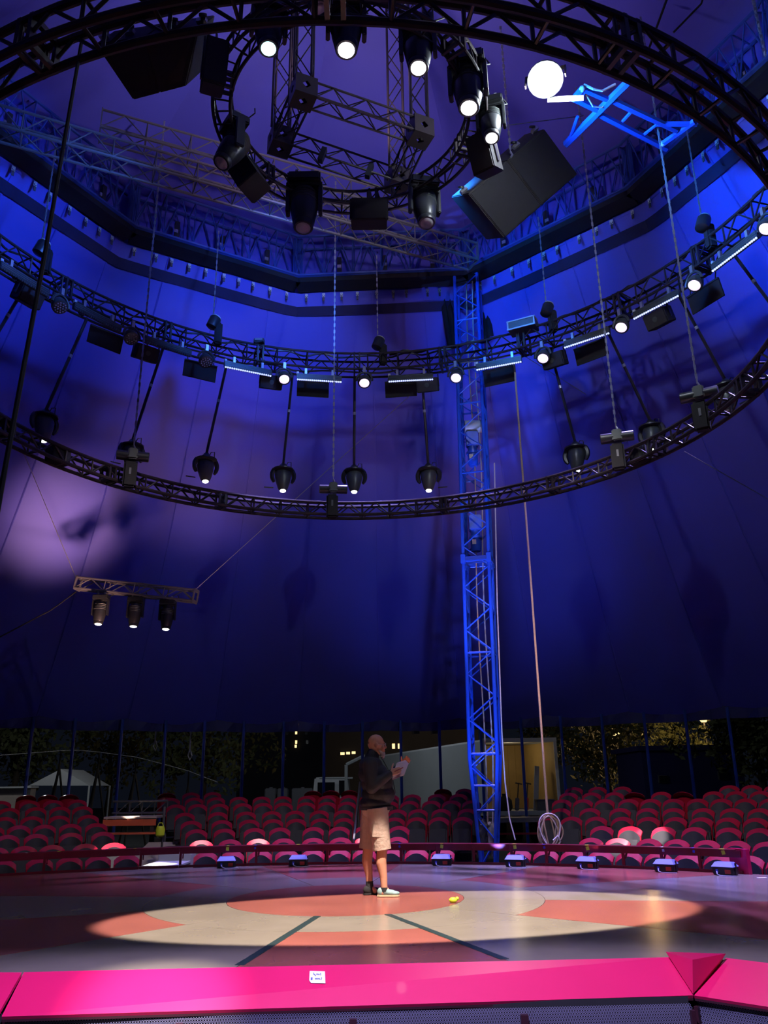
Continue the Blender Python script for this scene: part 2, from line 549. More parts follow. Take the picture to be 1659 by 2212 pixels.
RH = 0.30
sections = [(-150, 92), (92, 300), (300, 386), (386, 470), (470, 550), (550, 704), (704, 864), (864, 942), (942, 1022), (1022, 1104), (1104, 1179), (1179, 1262), (1262, 1345), (1345, 1428), (1428, 1510), (1510, 1603)]
sec_lab = ['beside the white tape mark', 'below the block of seats next to the aisle', 'across the lit aisle opening', 'just past the aisle opening', 'holding the first uplight past the aisle', 'between two uplights before the standing man', 'right behind the standing man', 'just beyond the standing man', 'holding an uplight before the blue mast', 'right in front of the blue mast', 'between the blue mast and the hanging rope coil', 'below the hanging rope coil', 'just past the hanging rope coil', 'below the brightest lit seats', 'with a blue tape mark near its end', 'ending at the upright red end panel']
for (x0, x1), sl in zip(sections, sec_lab):
    a, b = rim(x0), rim(x1)
    t = (b - a).normalized()
    n = Vector((t.y, -t.x, 0))
    R3 = Matrix.Rotation(math.atan2(t.y, t.x), 3, 'Z')
    mid = (a + b) / 2
    L = (b - a).length
    k = thing('kerb_rail', 'dark red low stage rail section ' + sl, 'rail', mid)
    MB().box(mid + Vector((0, 0, RH - 0.045)), (L - 0.004, 0.03, 0.09), R3).build('top_rail', 'darkred', k)
    MB().box(mid + Vector((0, 0.1, RH + 0.004)), (L - 0.004, 0.2, 0.012), R3).build('ledge', 'darkred', k)
    MB().box(mid + Vector((0, 0, 0.02)), (L - 0.004, 0.03, 0.035), R3).build('bottom_rail', 'darkred', k)
    MB().box(a + t * 0.022 + Vector((0, 0, RH / 2)), (0.04, 0.04, RH - 0.09), R3).build('post', 'darkred', k)
    # folding strut
    MB().box(a + t * 0.06 - n * 0.02 + Vector((0, 0, RH - 0.12)), (0.02, 0.1, 0.025), R3 @ Matrix.Rotation(0.7, 3, 'X')).build('bracket', 'darkred', k)
e0, e1 = rim(1598), rim(1598)
ep = rim(1606)
ek = MB().box(ep + Vector((0, 0.1, RH / 2 + 0.01)), (0.06, 0.34, RH + 0.02), Matrix.Rotation(0.35, 3, 'Z')).build('rail_end_panel', 'red')
tag(ek, 'upright bright red panel closing the end of the low stage rail', 'end panel')

# coloured tape marks on the rail
tapes = [(52, 'white', 1845), (122, 'yellow', 1844), (225, 'bluetape', 1837), (287, 'yellow', 1838), (490, 'yellow', 1832), (550, 'bluetape', 1829), (643, 'yellow', 1830), (864, 'bluetape', 1825), (956, 'yellow', 1827), (1115, 'yellow', 1827), (1179, 'bluetape', 1824), (1273, 'yellow', 1829), (1437, 'white', 1832), (1503, 'bluetape', 1831), (1567, 'yellow', 1836)]
for x, m, y in tapes:
    p = rim(x)
    a, b = rim(x - 3), rim(x + 3)
    t = (b - a).normalized()
    n = Vector((t.y, -t.x, 0))
    w = 0.05 if m == 'yellow' else 0.032
    z = RH - 0.02
    c = p + n * 0.018
    g = MB()
    g.box(c + Vector((0, 0, z - 0.012)), (w, 0.004, w * 1.1), Matrix.Rotation(math.atan2(t.y, t.x), 3, 'Z') @ Matrix.Rotation(random.uniform(-.3, .3), 3, 'Y'))
    g.box(c + Vector((0, 0.04, RH + 0.012)), (w, 0.09, 0.003), Matrix.Rotation(math.atan2(t.y, t.x), 3, 'Z'))
    nm = {'white': 'white', 'yellow': 'yellow-green', 'bluetape': 'blue'}[m]
    tag(g.build('tape_mark', m), nm + ' tape mark on the stage rail, ' + by_mast([q[0] for q in tapes if q[1] == m])[x], 'tape', nm + ' tape marks on the stage rail')

# uplight boxes on the stage edge
UPX = [(490, 1861), (647, 1858), (960, 1856), (1121, 1856), (1278, 1858), (1449, 1865), (1578, 1868)]
proto = None


def make_uplight():
    t = thing('floor_uplight', 'black floor uplight with blue glowing top at the stage rail', 'uplight', group='uplights along the far stage edge')
    MB().box((0, 0, 0.055), (0.28, 0.22, 0.10)).build('body', 'blackplastic', t, False, bevel=0.012)
    MB().add([(-.15, -.115, .108), (.15, -.115, .108), (.15, .115, .108), (-.15, .115, .108), (-.11, -.06, .165), (.11, -.06, .165), (.11, .06, .165), (-.11, .06, .165)],
             [(3, 2, 1, 0), (4, 5, 6, 7), (0, 1, 5, 4), (1, 2, 6, 5), (2, 3, 7, 6), (3, 0, 4, 7)]).build('window', 'uptop', t, False)
    MB().box((0.07, -0.114, 0.05), (0.075, 0.012, 0.05)).build('socket_plate', 'redbox', t, False)
    MB().box((-0.075, -0.114, 0.05), (0.03, 0.014, 0.05)).build('plug', 'bluetape', t, False)
    MB().tube([(-0.075, -0.12, 0.05), (-0.06, -0.16, 0.02), (-0.01, -0.19, 0.008), (0.08, -0.2, 0.007), (0.2, -0.17, 0.007)], 0.006, 5).build('cable', 'cable_blue', t, False)
    for s in (-1, 1):
        MB().box((s * 0.145, 0, 0.08), (0.012, 0.05, 0.15)).build('bracket', 'blackplastic', t, False)
    return t


UPL = by_mast([u[0] for u in UPX])
for i, (x, y) in enumerate(UPX):
    if proto is None:
        proto = make_uplight()
        o = proto
    else:
        o = copy_tree(proto)
    p = rim(x)
    d = (Vector((p.x, p.y, 0)) - Vector((RC.x, RC.y, 0))).normalized()
    o['label'] = 'black floor uplight with blue top, ' + UPL[x]
    o.location = p - d * 0.22
    o.rotation_euler = (0, 0, math.atan2(d.y, d.x) - PI / 2)

# small things lying on the stage
b0 = atz(979, 1951, 0.0)
t = thing('yellow_ball', 'small yellow toy lying on the red floor disc', 'toy', b0)
MB().sphere((0, 0, 0.03), (0.045, 0.03, 0.03)).build('body', 'yellow', t, False, smooth=True)
MB().sphere((0.045, 0, 0.045), 0.02).build('knob', 'yellow', t, False, smooth=True)
p = atz(1646, 1896, 0.004)
tag(MB().box(p, (0.12, 0.07, 0.003)).build('paper_slip', 'paper'), 'small white paper slip on the stage beside the rail end', 'paper')

# ------------------------------------------------------------------ seating tiers and seats
ROWD, ROW0 = 0.8, 0.75
rowy = [1838, 1812, 1788, 1768, 1750, 1732, 1718, 1706]
rows = {
    'aisle': {0: [11, 90, 156, 216, 272], 1: [0, 52, 116, 187, 248], 2: [20, 82, 156, 225], 3: [-2, 39, 96, 155, 211], 4: [14, 72, 131, 193], 5: [23, 81, 133, 180], 6: [5, 67, 118, 169], 7: [58, 105, 150]},
    'middle': {0: [445, 502, 562, 620, 684, 731, 777, 849, 898, 948], 1: [436, 497, 557, 612, 676, 734, 786, 856], 2: [425, 485, 550, 604, 676, 732, 786, 860], 3: [414, 480, 539, 590, 640, 692, 742, 800, 856, 895, 946, 997],
               4: [400, 471, 532, 587, 637, 689, 741, 800, 858, 901, 952, 1008], 5: [381, 428, 474, 525, 570, 611, 661, 706, 748, 800, 838, 882, 932, 975, 1014], 6: [370, 420, 467, 516, 565, 611, 662, 706, 752, 795, 842, 889, 942, 989], 7: [361, 414, 460, 679, 716, 754, 958, 1001]},
    'mast': {0: [1140, 1185, 1234, 1294, 1355, 1415, 1478, 1536, 1600, 1655], 1: [1273, 1330, 1398, 1454, 1520, 1589, 1644], 2: [1297, 1357, 1429, 1495, 1569, 1635], 3: [1182, 1232, 1285, 1341, 1397, 1455, 1510, 1567, 1627],
             4: [1208, 1272, 1337, 1395, 1452, 1516, 1577, 1636], 5: [1212, 1257, 1303, 1356, 1402, 1452, 1508, 1558, 1609, 1653], 6: [1226, 1276, 1325, 1373, 1426, 1478, 1538, 1588, 1640], 7: [1238, 1289, 1342, 1580, 1623, 1662]},
}
turned = {('aisle', 7, 58), ('aisle', 7, 105), ('aisle', 7, 150), ('middle', 7, 361), ('middle', 7, 679), ('middle', 7, 716), ('middle', 7, 754), ('middle', 7, 958), ('mast', 6, 1373), ('mast', 6, 1478)}
blk_lab = {'aisle': 'marquee block', 'middle': 'middle block', 'mast': 'cabin block'}
ordn = ['front', 'second', 'third', 'fourth', 'fifth', 'sixth', 'seventh', 'eighth']


def rowR(i):
    return RR + ROW0 + ROWD * i


rowz = []
for i in range(8):
    zs = []
    for b, rr in rows.items():
        for x in rr.get(i, []):
            if 400 < x < 1300:
                zs.append(atcyl(x, rowy[i], RC.x, RC.y, rowR(i)).z)
    rowz.append(sum(zs) / len(zs))
print('row tops', [round(z, 2) for z in rowz])
SEATH = 0.84


def seat_meshes():
    def sheet(hw, z0, ztop, drop, y0, curve, th, nx=10, nz=6, lip=0.0):
        g = MB()
        front, back = [], []
        for j in range(nz + 1):
            for i in range(nx + 1):
                u = -1 + 2 * i / nx
                zt = ztop - drop * u * u - 0.02 * u ** 8
                s = j / nz
                z = z0 + (zt - z0) * s
                y = y0 - curve * u * u + 0.06 * s - 0.02
                w = hw * (1 - 0.06 * (1 - s))
                y += lip * max(0, s - 0.8) ** 2 * 12
                front.append((u * w, y, z))
                back.append((u * w * 1.01, y + th, z - (0.012 if j == nz else 0)))
        N = (nx + 1) * (nz + 1)
        fs = []
        idx = lambda i, j: j * (nx + 1) + i
        for j in range(nz):
            for i in range(nx):
                fs.append((idx(i, j), idx(i + 1, j), idx(i + 1, j + 1), idx(i, j + 1)))
                fs.append((N + idx(i, j + 1), N + idx(i + 1, j + 1), N + idx(i + 1, j), N + idx(i, j)))
        for i in range(nx):
            fs.append((idx(i, nz), idx(i + 1, nz), N + idx(i + 1, nz), N + idx(i, nz)))
            fs.append((N + idx(i, 0), N + idx(i + 1, 0), idx(i + 1, 0), idx(i, 0)))
        for j in range(nz):
            fs.append((idx(0, j), idx(0, j + 1), N + idx(0, j + 1), N + idx(0, j)))
            fs.append((N + idx(nx, j), N + idx(nx, j + 1), idx(nx, j + 1), idx(nx, j)))
        g.add(front + back, fs)
        return g
    shell = sheet(0.208, 0.30, SEATH, 0.06, 0.05, 0.075, 0.045, lip=0.25)
    pad = sheet(0.186, 0.32, SEATH - 0.062, 0.085, 0.022, 0.068, 0.03)
    pan = MB()
    pan.box((0, -0.075, 0.46), (0.37, 0.075, 0.34), Matrix.Rotation(-0.16, 3, 'X'))
    stand = MB()
    for s in (-1, 1):
        stand.box((s * 0.19, 0.03, 0.17), (0.035, 0.09, 0.34))
        stand.box((s * 0.19, 0.0, 0.012), (0.05, 0.26, 0.024))
    stand.box((0, 0.03, 0.3), (0.38, 0.05, 0.04))
    return (shell.mesh('seat_shell', 'seatred', True), pad.mesh('seat_back_pad', 'seatpad', True), pan.mesh('seat_pan', 'seatpad', True, 0.03), stand.mesh('seat_stand', 'seatstand'))


SM = seat_meshes()
for b, rr in rows.items():
    for i, xs in rr.items():
        angs = []
        for x in xs:
            p = atcyl(x, rowy[i], RC.x, RC.y, rowR(i))
            angs.append(math.atan2(p.y - RC.y, p.x - RC.x))
        gap = 0.452 / rowR(i)              # neighbours may not share space
        for _ in range(60):
            for q in range(len(angs) - 1):
                e = gap - (angs[q] - angs[q + 1])
                if e > 0:
                    angs[q] += e / 2
                    angs[q + 1] -= e / 2
        for x, a_ in zip(xs, angs):
            d = Vector((math.cos(a_), math.sin(a_)))
            p = RC + d * rowR(i)
            tn = (b, i, x) in turned
            order = sorted(xs, reverse=(b == 'aisle'))
            lab = ('red seat turned away, %s row, %s seat from %s, %s' if tn else 'black-padded red seat, %s row, %s seat from %s, %s') % (ordn[i], ORD[order.index(x)], 'the rope coil' if b == 'mast' else 'the lit aisle', blk_lab[b])
            t = thing('auditorium_seat', lab, 'seat', (p.x, p.y, rowz[i] - SEATH), math.atan2(d.y, d.x) - PI / 2 + (PI if tn else 0) + random.uniform(-.03, .03), ('turned ' if tn else '') + ordn[i] + ' row seats of the ' + blk_lab[b])
            for nm, me in zip(('back_shell', 'back_pad', 'seat_pan', 'stand'), SM):
                put(bpy.data.objects.new(nm, me), t, False)


def arc_box(name, m, cx, cy, r0, r1, a0, a1, z0, z1, parent=None, n=12):
    pts = arc_pts((cx, cy), r1, a0, a1, n) + arc_pts((cx, cy), r0, a1, a0, n)
    return MB().prism(pts, z0, z1).build(name, m, parent)


def ang(px, py, R):
    p = atcyl(px, py, RC.x, RC.y, R)
    return math.atan2(p.y - RC.y, p.x - RC.x)


tier = thing('floor', 'dark stepped tiers carrying the seat rows', None, kind='structure')
for b, (xl, xr) in {'aisle': (-160, 236), 'middle': (392, 1022), 'mast': (1170, 1800)}.items():
    for i in range(8):
        R = rowR(i)
        sh = -i * 7 if b == 'aisle' else (-i * 9 if b == 'middle' else 6 * i)
        ar, al = ang(xr + (sh if b == 'aisle' else -i * 1.0), 1750, R), ang(xl + (sh if b == 'middle' else (sh if b == 'mast' else 0)), 1750, R)
        z1 = rowz[i] - SEATH
        if z1 > GZ + 0.02:
            arc_box('tier_step', 'tier', RC.x, RC.y, R - 0.32, R + ROWD - 0.32 - 0.004, ar, al, GZ, z1, tier)

# aisle between the two left blocks: platforms, riser with orange front, railing
az = rowz[4] - SEATH + 0.08
pa, pb = atd(224, 1768, 18.6), atd(338, 1768, 18.6)
pl = thing('aisle_platform', 'pale platform with bright orange riser at the head of the aisle', 'platform', ((pa.x + pb.x) / 2, 18.6, GZ))
zt = pa.z + 0.03
MB().box(((pa.x + pb.x) / 2, 19.05, zt - 0.02), (pb.x - pa.x, 0.9, 0.04)).build('board', 'step', pl)
MB().box(((pa.x + pb.x) / 2, 18.58, zt - 0.12), (pb.x - pa.x, 0.04, 0.13)).build('riser', 'orange', pl)
MB().box(((pa.x + pb.x) / 2, 18.45, zt - 0.33), (pb.x - pa.x + 0.3, 0.35, 0.03)).build('lower_step', 'orange', pl)
for s in (pa.x + 0.08, pb.x - 0.08):
    MB().box((s, 18.62, (GZ + zt - 0.2) / 2), (0.08, 0.08, zt - 0.2 - GZ)).build('leg', 'tier', pl)
rl = thing('aisle_railing', 'grey truss handrail standing behind the orange riser', 'railing', ((pa.x + pb.x) / 2, 19.44, zt))
for h in (0.05, 0.30):
    bar('rail', (pa.x - 0.1, 19.44, zt + h), (pb.x, 19.44, zt + h), 0.025, 'greyalu', rl)
for k in range(5):
    xx = pa.x + (pb.x - pa.x) * k / 4
    bar('post', (xx, 19.44, zt), (xx, 19.44, zt + 0.3), 0.018, 'greyalu', rl)
    if k < 4:
        bar('brace', (xx, 19.44, zt + 0.05), (xx + (pb.x - pa.x) / 4, 19.44, zt + 0.3), 0.012, 'greyalu', rl)
rp0, rp1 = atd(268, 1800, 16.6), atd(338, 1800, 16.6)
rm = MB().box(((rp0.x + rp1.x) / 2, 17.2, -0.1), (rp1.x - rp0.x, 2.4, 0.05), Matrix.Rotation(0.20, 3, 'X')).build('aisle_ramp', 'step')
tag(rm, 'worn wooden ramp leading up the aisle from the stage', 'ramp')
wb = thing('aisle_step_box', 'white lit steps standing in the aisle behind the stage rail', 'step', rim(336) + Vector((0, 0.30, GZ)))
MB().box((0, 0.45, 0.22), (0.58, 0.9, 0.44)).build('lower_step', 'white', wb, False, bevel=0.01)
MB().box((0, 0.45, 0.455), (0.60, 0.92, 0.03)).build('tread', 'white', wb, False)
MB().box((0, 1.12, 0.29), (0.58, 0.42, 0.58)).build('upper_step', 'white', wb, False, bevel=0.01)
for x0, d in ((384, 16.1), (376, 16.9)):
    b = atd(x0, 1830, d)
    t = thing('grey_step_stand', 'grey box stand at the end of the seat row beside the aisle', 'stand', (b.x, d, GZ), group='grey stands beside the aisle')
    MB().box((0, 0, 0.3), (0.2, 0.3, 0.55)).build('box', 'greyalu', t, False)
    MB().box((0, 0, 0.6), (0.3, 0.34, 0.03)).build('top', 'greyalu', t, False)
yb = atd(346, 1797, 16.5)
t = thing('yellow_bag', 'yellow bag hanging from the grey aisle post', 'bag', yb)
MB().lathe([(0.05, -0.09), (0.085, -0.06), (0.09, 0.05), (0.07, 0.1)], 10).build('sack', 'yellow', t, False, smooth=True)
MB().tube([(-0.06, 0, 0.09), (-0.03, 0, 0.16), (0.03, 0, 0.16), (0.06, 0, 0.09)], 0.008, 5).build('strap', 'yellow', t, False)
yp = thing('aisle_post', 'grey handrail post at the corner of the aisle', 'post', (yb.x + 0.02, yb.y + 0.12, GZ))
bar('tube', (yb.x + 0.02, yb.y + 0.12, GZ), (yb.x + 0.02, yb.y + 0.12, yb.z + 0.45), 0.025, 'greyalu', yp)
MB().box((yb.x + 0.02, yb.y + 0.12, GZ + 0.01), (0.14, 0.14, 0.02)).build('foot', 'greyalu', yp)
# handrail splitting the middle block
h0, h1 = atd(764, 1815, 15.9), atd(777, 1690, 21.2)
hr = thing('block_handrail', 'thin grey handrail rising between the seats behind the man', 'handrail', (h0.x, h0.y, GZ))
bar('rail', h0, h1, 0.02, 'greyalu', hr)
for s in (0.0, 0.33, 0.66, 1.0):
    q = h0.lerp(h1, s)
    bar('post', q, (q.x, q.y, max(GZ, rowz[min(7, int(s * 7))] - SEATH - 0.02)), 0.016, 'greyalu', hr)

# ------------------------------------------------------------------ tent canopy
CC = Vector((-0.2, 9.0))
CUP = [(-7.45, 11.0), (-5.4, 14.55), (-2.0, 16.45), (2.05, 16.25), (5.2, 13.55), (6.75, 10.4), (6.8, 6.6), (4.9, 3.4), (1.9, 1.7), (-2.2, 1.6), (-5.6, 3.5), (-7.6, 7.2)]
ZB, ZT = 12.67, 13.75                  # bottom and top of the cupola truss
EAVE_R, EAVE_Z = 14.75, 3.02


def cup_r(th):
    u = Vector((math.cos(th), math.sin(th)))
    best = 7.5
    for i in range(12):
        a, b = Vector(CUP[i]) - CC, Vector(CUP[(i + 1) % 12]) - CC
        e = b - a
        den = u.x * e.y - u.y * e.x
        if abs(den) < 1e-9:
            continue
        t = (a.x * e.y - a.y * e.x) / den
        s = (a.x * u.y - a.y * u.x) / den
        if t > 0 and -1e-6 <= s <= 1 + 1e-6:
            best = t
    return best


def canvas_pt(th, s, inset=0.0, sag=0.0):
    r0 = cup_r(th) + 0.28 - inset
    r1 = EAVE_R - inset
    z0, z1 = ZB - 0.12, EAVE_Z
    r = r0 + (r1 - r0) * s
    z = z0 + (z1 - z0) * s - 0.55 * math.sin(PI * s) - sag
    return Vector((CC.x + r * math.cos(th), CC.y + r * math.sin(th), z))


tent = thing('ceiling', 'blue canvas roof of the circus tent', None, kind='structure')
NG = 40
for k in range(NG):
    a0, a1 = 2 * PI * k / NG, 2 * PI * (k + 1) / NG
    vs, fs = [], []
    nx, ns = 5, 16
    for j in range(ns + 1):
        for i in range(nx + 1):
            u = i / nx
            s = j / ns
            vs.append(canvas_pt(a0 + (a1 - a0) * u, s, 0.0, 0.10 * math.sin(PI * u) * (0.3 + s) + 0.015 * math.sin(9 * s + 3 * k)))
    for j in range(ns):
        for i in range(nx):
            q = j * (nx + 1) + i
            fs.append((q, q + 1, q + nx + 2, q + nx + 1))
    MB().add(vs, fs).build('canvas_panel', 'canvas', tent, smooth=True)
# seams between the canvas panels
for k in range(NG):
    a = 2 * PI * k / NG
    if 0.0 < a < PI * 1.05:
        MB().tube([canvas_pt(a, j / 14, 0.0, 0.012) for j in range(15)], 0.02, 4).build('canvas_seam', 'canvas', tent)
# upright skirt behind the cupola truss and the cap above it
for i in range(12):
    a, b = Vector(CUP[i]), Vector(CUP[(i + 1) % 12])
    A = CC + (a - CC) * 1.045
    B = CC + (b - CC) * 1.045
    MB().add([(A.x, A.y, ZB - 0.2), (B.x, B.y, ZB - 0.2), (B.x, B.y, ZT + 0.25), (A.x, A.y, ZT + 0.25)], [(0, 1, 2, 3)]).build('skirt_panel', 'canvas', tent)
    vs, fs = [], []
    for j in range(7):
        s = j / 6
        for kx in range(4):
            p = A.lerp(B, kx / 3)
            p = p.lerp(CC, s)
            vs.append((p.x, p.y, ZT + 0.25 + 4.2 * s - 0.5 * math.sin(PI * s) - 0.12 * math.sin(PI * kx / 3) * (1 - s)))
    for j in range(6):
        for kx in range(3):
            q = j * 4 + kx
            fs.append((q, q + 1, q + 5, q + 4))
    MB().add(vs, fs).build('cap_panel', 'canvas', tent, smooth=True)
# dark strip painting the truss's shade on the canvas
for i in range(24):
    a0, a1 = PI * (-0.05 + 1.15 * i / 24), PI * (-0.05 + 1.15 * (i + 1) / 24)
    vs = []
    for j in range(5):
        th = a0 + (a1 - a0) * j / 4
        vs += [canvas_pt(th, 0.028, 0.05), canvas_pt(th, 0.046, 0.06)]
    MB().add(vs, [(2 * j, 2 * j + 2, 2 * j + 3, 2 * j + 1) for j in range(4)]).build('truss_shade_band', 'band', tent)
# valance hanging from the eave
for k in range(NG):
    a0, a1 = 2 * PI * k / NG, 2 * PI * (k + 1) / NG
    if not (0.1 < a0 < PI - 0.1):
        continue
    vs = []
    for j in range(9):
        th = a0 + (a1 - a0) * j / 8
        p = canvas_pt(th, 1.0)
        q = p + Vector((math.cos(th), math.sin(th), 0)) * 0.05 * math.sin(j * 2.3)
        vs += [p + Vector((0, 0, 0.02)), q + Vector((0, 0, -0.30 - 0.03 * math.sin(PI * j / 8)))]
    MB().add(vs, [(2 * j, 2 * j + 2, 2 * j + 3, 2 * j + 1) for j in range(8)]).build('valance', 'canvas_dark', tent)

def atcanvas(px, py, inset=0.03):
    v = ray(px, py)
    t = 12.0
    while t < 40:
        p = CAMP + v * t
        r = math.hypot(p.x - CC.x, p.y - CC.y)
        th = math.atan2(p.y - CC.y, p.x - CC.x)
        r0 = cup_r(th) + 0.28
        s = min(1, max(0, (r - r0) / (EAVE_R - r0)))
        if r > r0 and p.z >= canvas_pt(th, s).z - inset:
            return p
        t += 0.02
    return CAMP + v * 20


# side poles under the eave
SPX = [-30, 65, 157, 260, 355, 440, 525, 612, 700, 783, 866, 950, 1040, 1128, 1215, 1305, 1398, 1488, 1582, 1675]
for x in SPX:
    p = atcyl(x, 1610, CC.x, CC.y, EAVE_R - 0.15)
    t = thing('side_pole', 'blue side pole under the eave, ' + by_mast(SPX)[x], 'pole', (p.x, p.y, GZ), group='side poles along the tent eave')
    lean = Vector(((p.x - CC.x), (p.y - CC.y), 0)).normalized() * 0.12
    bar('tube', Vector((p.x, p.y, GZ)) - lean, Vector((p.x, p.y, EAVE_Z - 0.04)), 0.042, 'bluesteel', t)
    MB().box((-lean.x, -lean.y, 0.01), (0.2, 0.2, 0.02)).build('foot_plate', 'bluesteel', t, False)

# ------------------------------------------------------------------ trusses
def box_truss(name, label, cat, p0, p1, w, h, bays, rc, rb, m, group=None, up=Vector((0, 0, 1)), tri=False, plates=True):
    """straight lattice girder; p0,p1 run along the middle of its bottom face"""
    p0, p1 = Vector(p0), Vector(p1)
    t = thing(name, label, cat, p0, group=group)
    d = (p1 - p0).normalized()
    sd = d.cross(up).normalized()
    u2 = sd.cross(d).normalized()
    L = (p1 - p0).length
    P = lambda s, a, b: p0 + d * (L * s) + sd * (a * w / 2) + u2 * (b * h)
    for a in (-1, 1):
        for b in (0, 1):
            bar('chord', P(0, a, b), P(1, a, b), rc, m, t)
    for i in range(bays):
        s0, s1 = i / bays, (i + 1) / bays
        f = i % 2
        for a in (-1, 1):
            bar('brace', P(s0, a, f), P(s1, a, 1 - f), rb, m, t)
        bar('brace', P(s0, -1 if f else 1, 0), P(s1, 1 if f else -1, 0), rb, m, t)
        if i % 2 == 0:
            for a in (-1, 1):
                bar('post', P(s0, a, 0), P(s0, a, 1), rb, m, t)
            for b in (0, 1):
                bar('rung', P(s0, -1, b), P(s0, 1, b), rb, m, t)
    if plates:
        R3 = Matrix((sd, d, u2)).transposed()
        for s in (0, 1):
            g = MB()
            for b, hh in ((0, 0.0), (1, 0.0)):
                g.box(P(s, 0, b), (w + 2 * rc, 0.02, 0.07), R3)
            for a in (-1, 1):
                g.box((P(s, a, 0) + P(s, a, 1)) / 2, (0.07, 0.02, h), R3)
            g.build('end_plate', m, t)
    return t


def ring_truss(name, label, c, r0, r1, z0, z1, bays, rc, rb, m, joints=()):
    t = thing(name, label, 'ring truss', (c[0], c[1], z0))
    P = lambda a, r, z: Vector((c[0] + r * math.cos(a), c[1] + r * math.sin(a), z))
    N = max(96, bays * 2)
    for r in (r0, r1):
        for z in (z0, z1):
            g = MB().tube([P(2 * PI * k / N, r, z) for k in range(N + 1)], rc, 8, cap=False)
            g.build('chord', m, t, smooth=True)
    da = 2 * PI / bays
    for i in range(bays):
        a = i * da
        for r in (r0, r1):
            bar('post', P(a, r, z0), P(a, r, z1), rb * 1.1, m, t)
            bar('brace', P(a, r, z0), P(a + da / 2, r, z1), rb, m, t)
            bar('brace', P(a + da / 2, r, z1), P(a + da, r, z0), rb, m, t)
        for z in (z0, z1):
            bar('rung', P(a, r0, z), P(a, r1, z), rb * 1.1, m, t)
    for a in joints:      # bolted joint frames
        for s in (-1, 1):
            aa = a + s * 0.055 / r0
            g = MB()
            R3 = Matrix.Rotation(aa, 3, 'Z')
            w, h = r1 - r0, z1 - z0
            mid = P(aa, (r0 + r1) / 2, (z0 + z1) / 2)
            for zz in (-1, 1):
                g.box(mid + Vector((0, 0, zz * h / 2)), (w + 0.05, 0.035, 0.05), R3)
            for rr in (-1, 1):
                g.box(mid + R3 @ Vector((rr * w / 2, 0, 0)), (0.05, 0.035, h + 0.05), R3)
            g.build('joint_frame', m, t)
    return t


CA, RA, ZA = (-0.4253, 9.481), 5.323, 6.2126
CB, RB, ZBB = (-0.3117, 8.9176), 6.66, 9.8126
ringA = ring_truss('circular_truss', 'plain lower black ring truss hanging above the stage', CA, RA, RA + 0.24, ZA, ZA + 0.24, 64, 0.033, 0.015, 'black', [math.radians(a) for a in (4, 27, 50, 73, 96, 119, 142, 165, 200, 225, 248, 271.5, 294, 318, 340)])
ringB = ring_truss('circular_truss', 'upper black ring truss hung with light bars and speakers', CB, RB, RB + 0.38, ZBB, ZBB + 0.38, 64, 0.026, 0.014, 'black', [math.radians(a) for a in (10, 28, 43, 61, 76, 92, 110, 127, 145, 163)])
CR, RCc, ZC = (-0.40, 9.05), 1.68, 10.15
ringC = ring_truss('circular_truss', 'small black ring truss around the central flying frame', CR, RCc, RCc + 0.24, ZC, ZC + 0.24, 26, 0.024, 0.011, 'black', [math.radians(a) for a in (20, 80, 140, 200, 260, 320)])

# cupola truss, side by side
side_lab = {11: 'past the big left speaker', 0: 'crossed by the hanging black rope', 1: 'below the long grey beam', 2: 'running up to the blue mast', 3: 'leaving the blue mast behind the right speaker', 4: 'below the blue lifting frame', 5: 'behind the near ring truss'}
for i in (11, 0, 1, 2, 3, 4, 5):
    a, b = Vector((*CUP[i], ZB)), Vector((*CUP[(i + 1) % 12], ZB))
    t = box_truss('cupola_truss', 'blue lattice girder of the cupola frame ' + side_lab[i], 'truss', a, b, 0.5, ZT - ZB, 12, 0.035, 0.016, 'bluesteel', plates=False)
    d = (b - a).normalized()
    n = Vector((-d.y, d.x, 0))
    R3 = Matrix.Rotation(math.atan2(d.y, d.x), 3, 'Z')
    MB().box((a + b) / 2 + Vector((0, 0, -0.10)), ((b - a).length, 0.42, 0.13), R3).build('walkway_beam', 'blackmatte', t)
    for off in (-0.22, 0.22):
        bar('edge_tube', a + n * off + Vector((0, 0, -0.02)), b + n * off + Vector((0, 0, -0.02)), 0.025, 'bluesteel', t)
    for s in (0.0, 0.02, 0.98):
        q = a.lerp(b, s)
        bar('corner_post', q + Vector((0, 0, -0.15)), q + Vector((0, 0, ZT - ZB + 0.1)), 0.05, 'bluesteel', t)
    for s in (0.25, 0.52, 0.8):      # small gear hung inside the girder
        q = a.lerp(b, s) + Vector((0, 0, 0.35))
        MB().box(q, (0.10, 0.10, 0.5), R3).build('rigging_box', 'blackplastic', t)
        MB().box(q + Vector((0, -0.06, -0.02)), (0.09, 0.03, 0.08), R3).build('ratchet', 'alu', t)

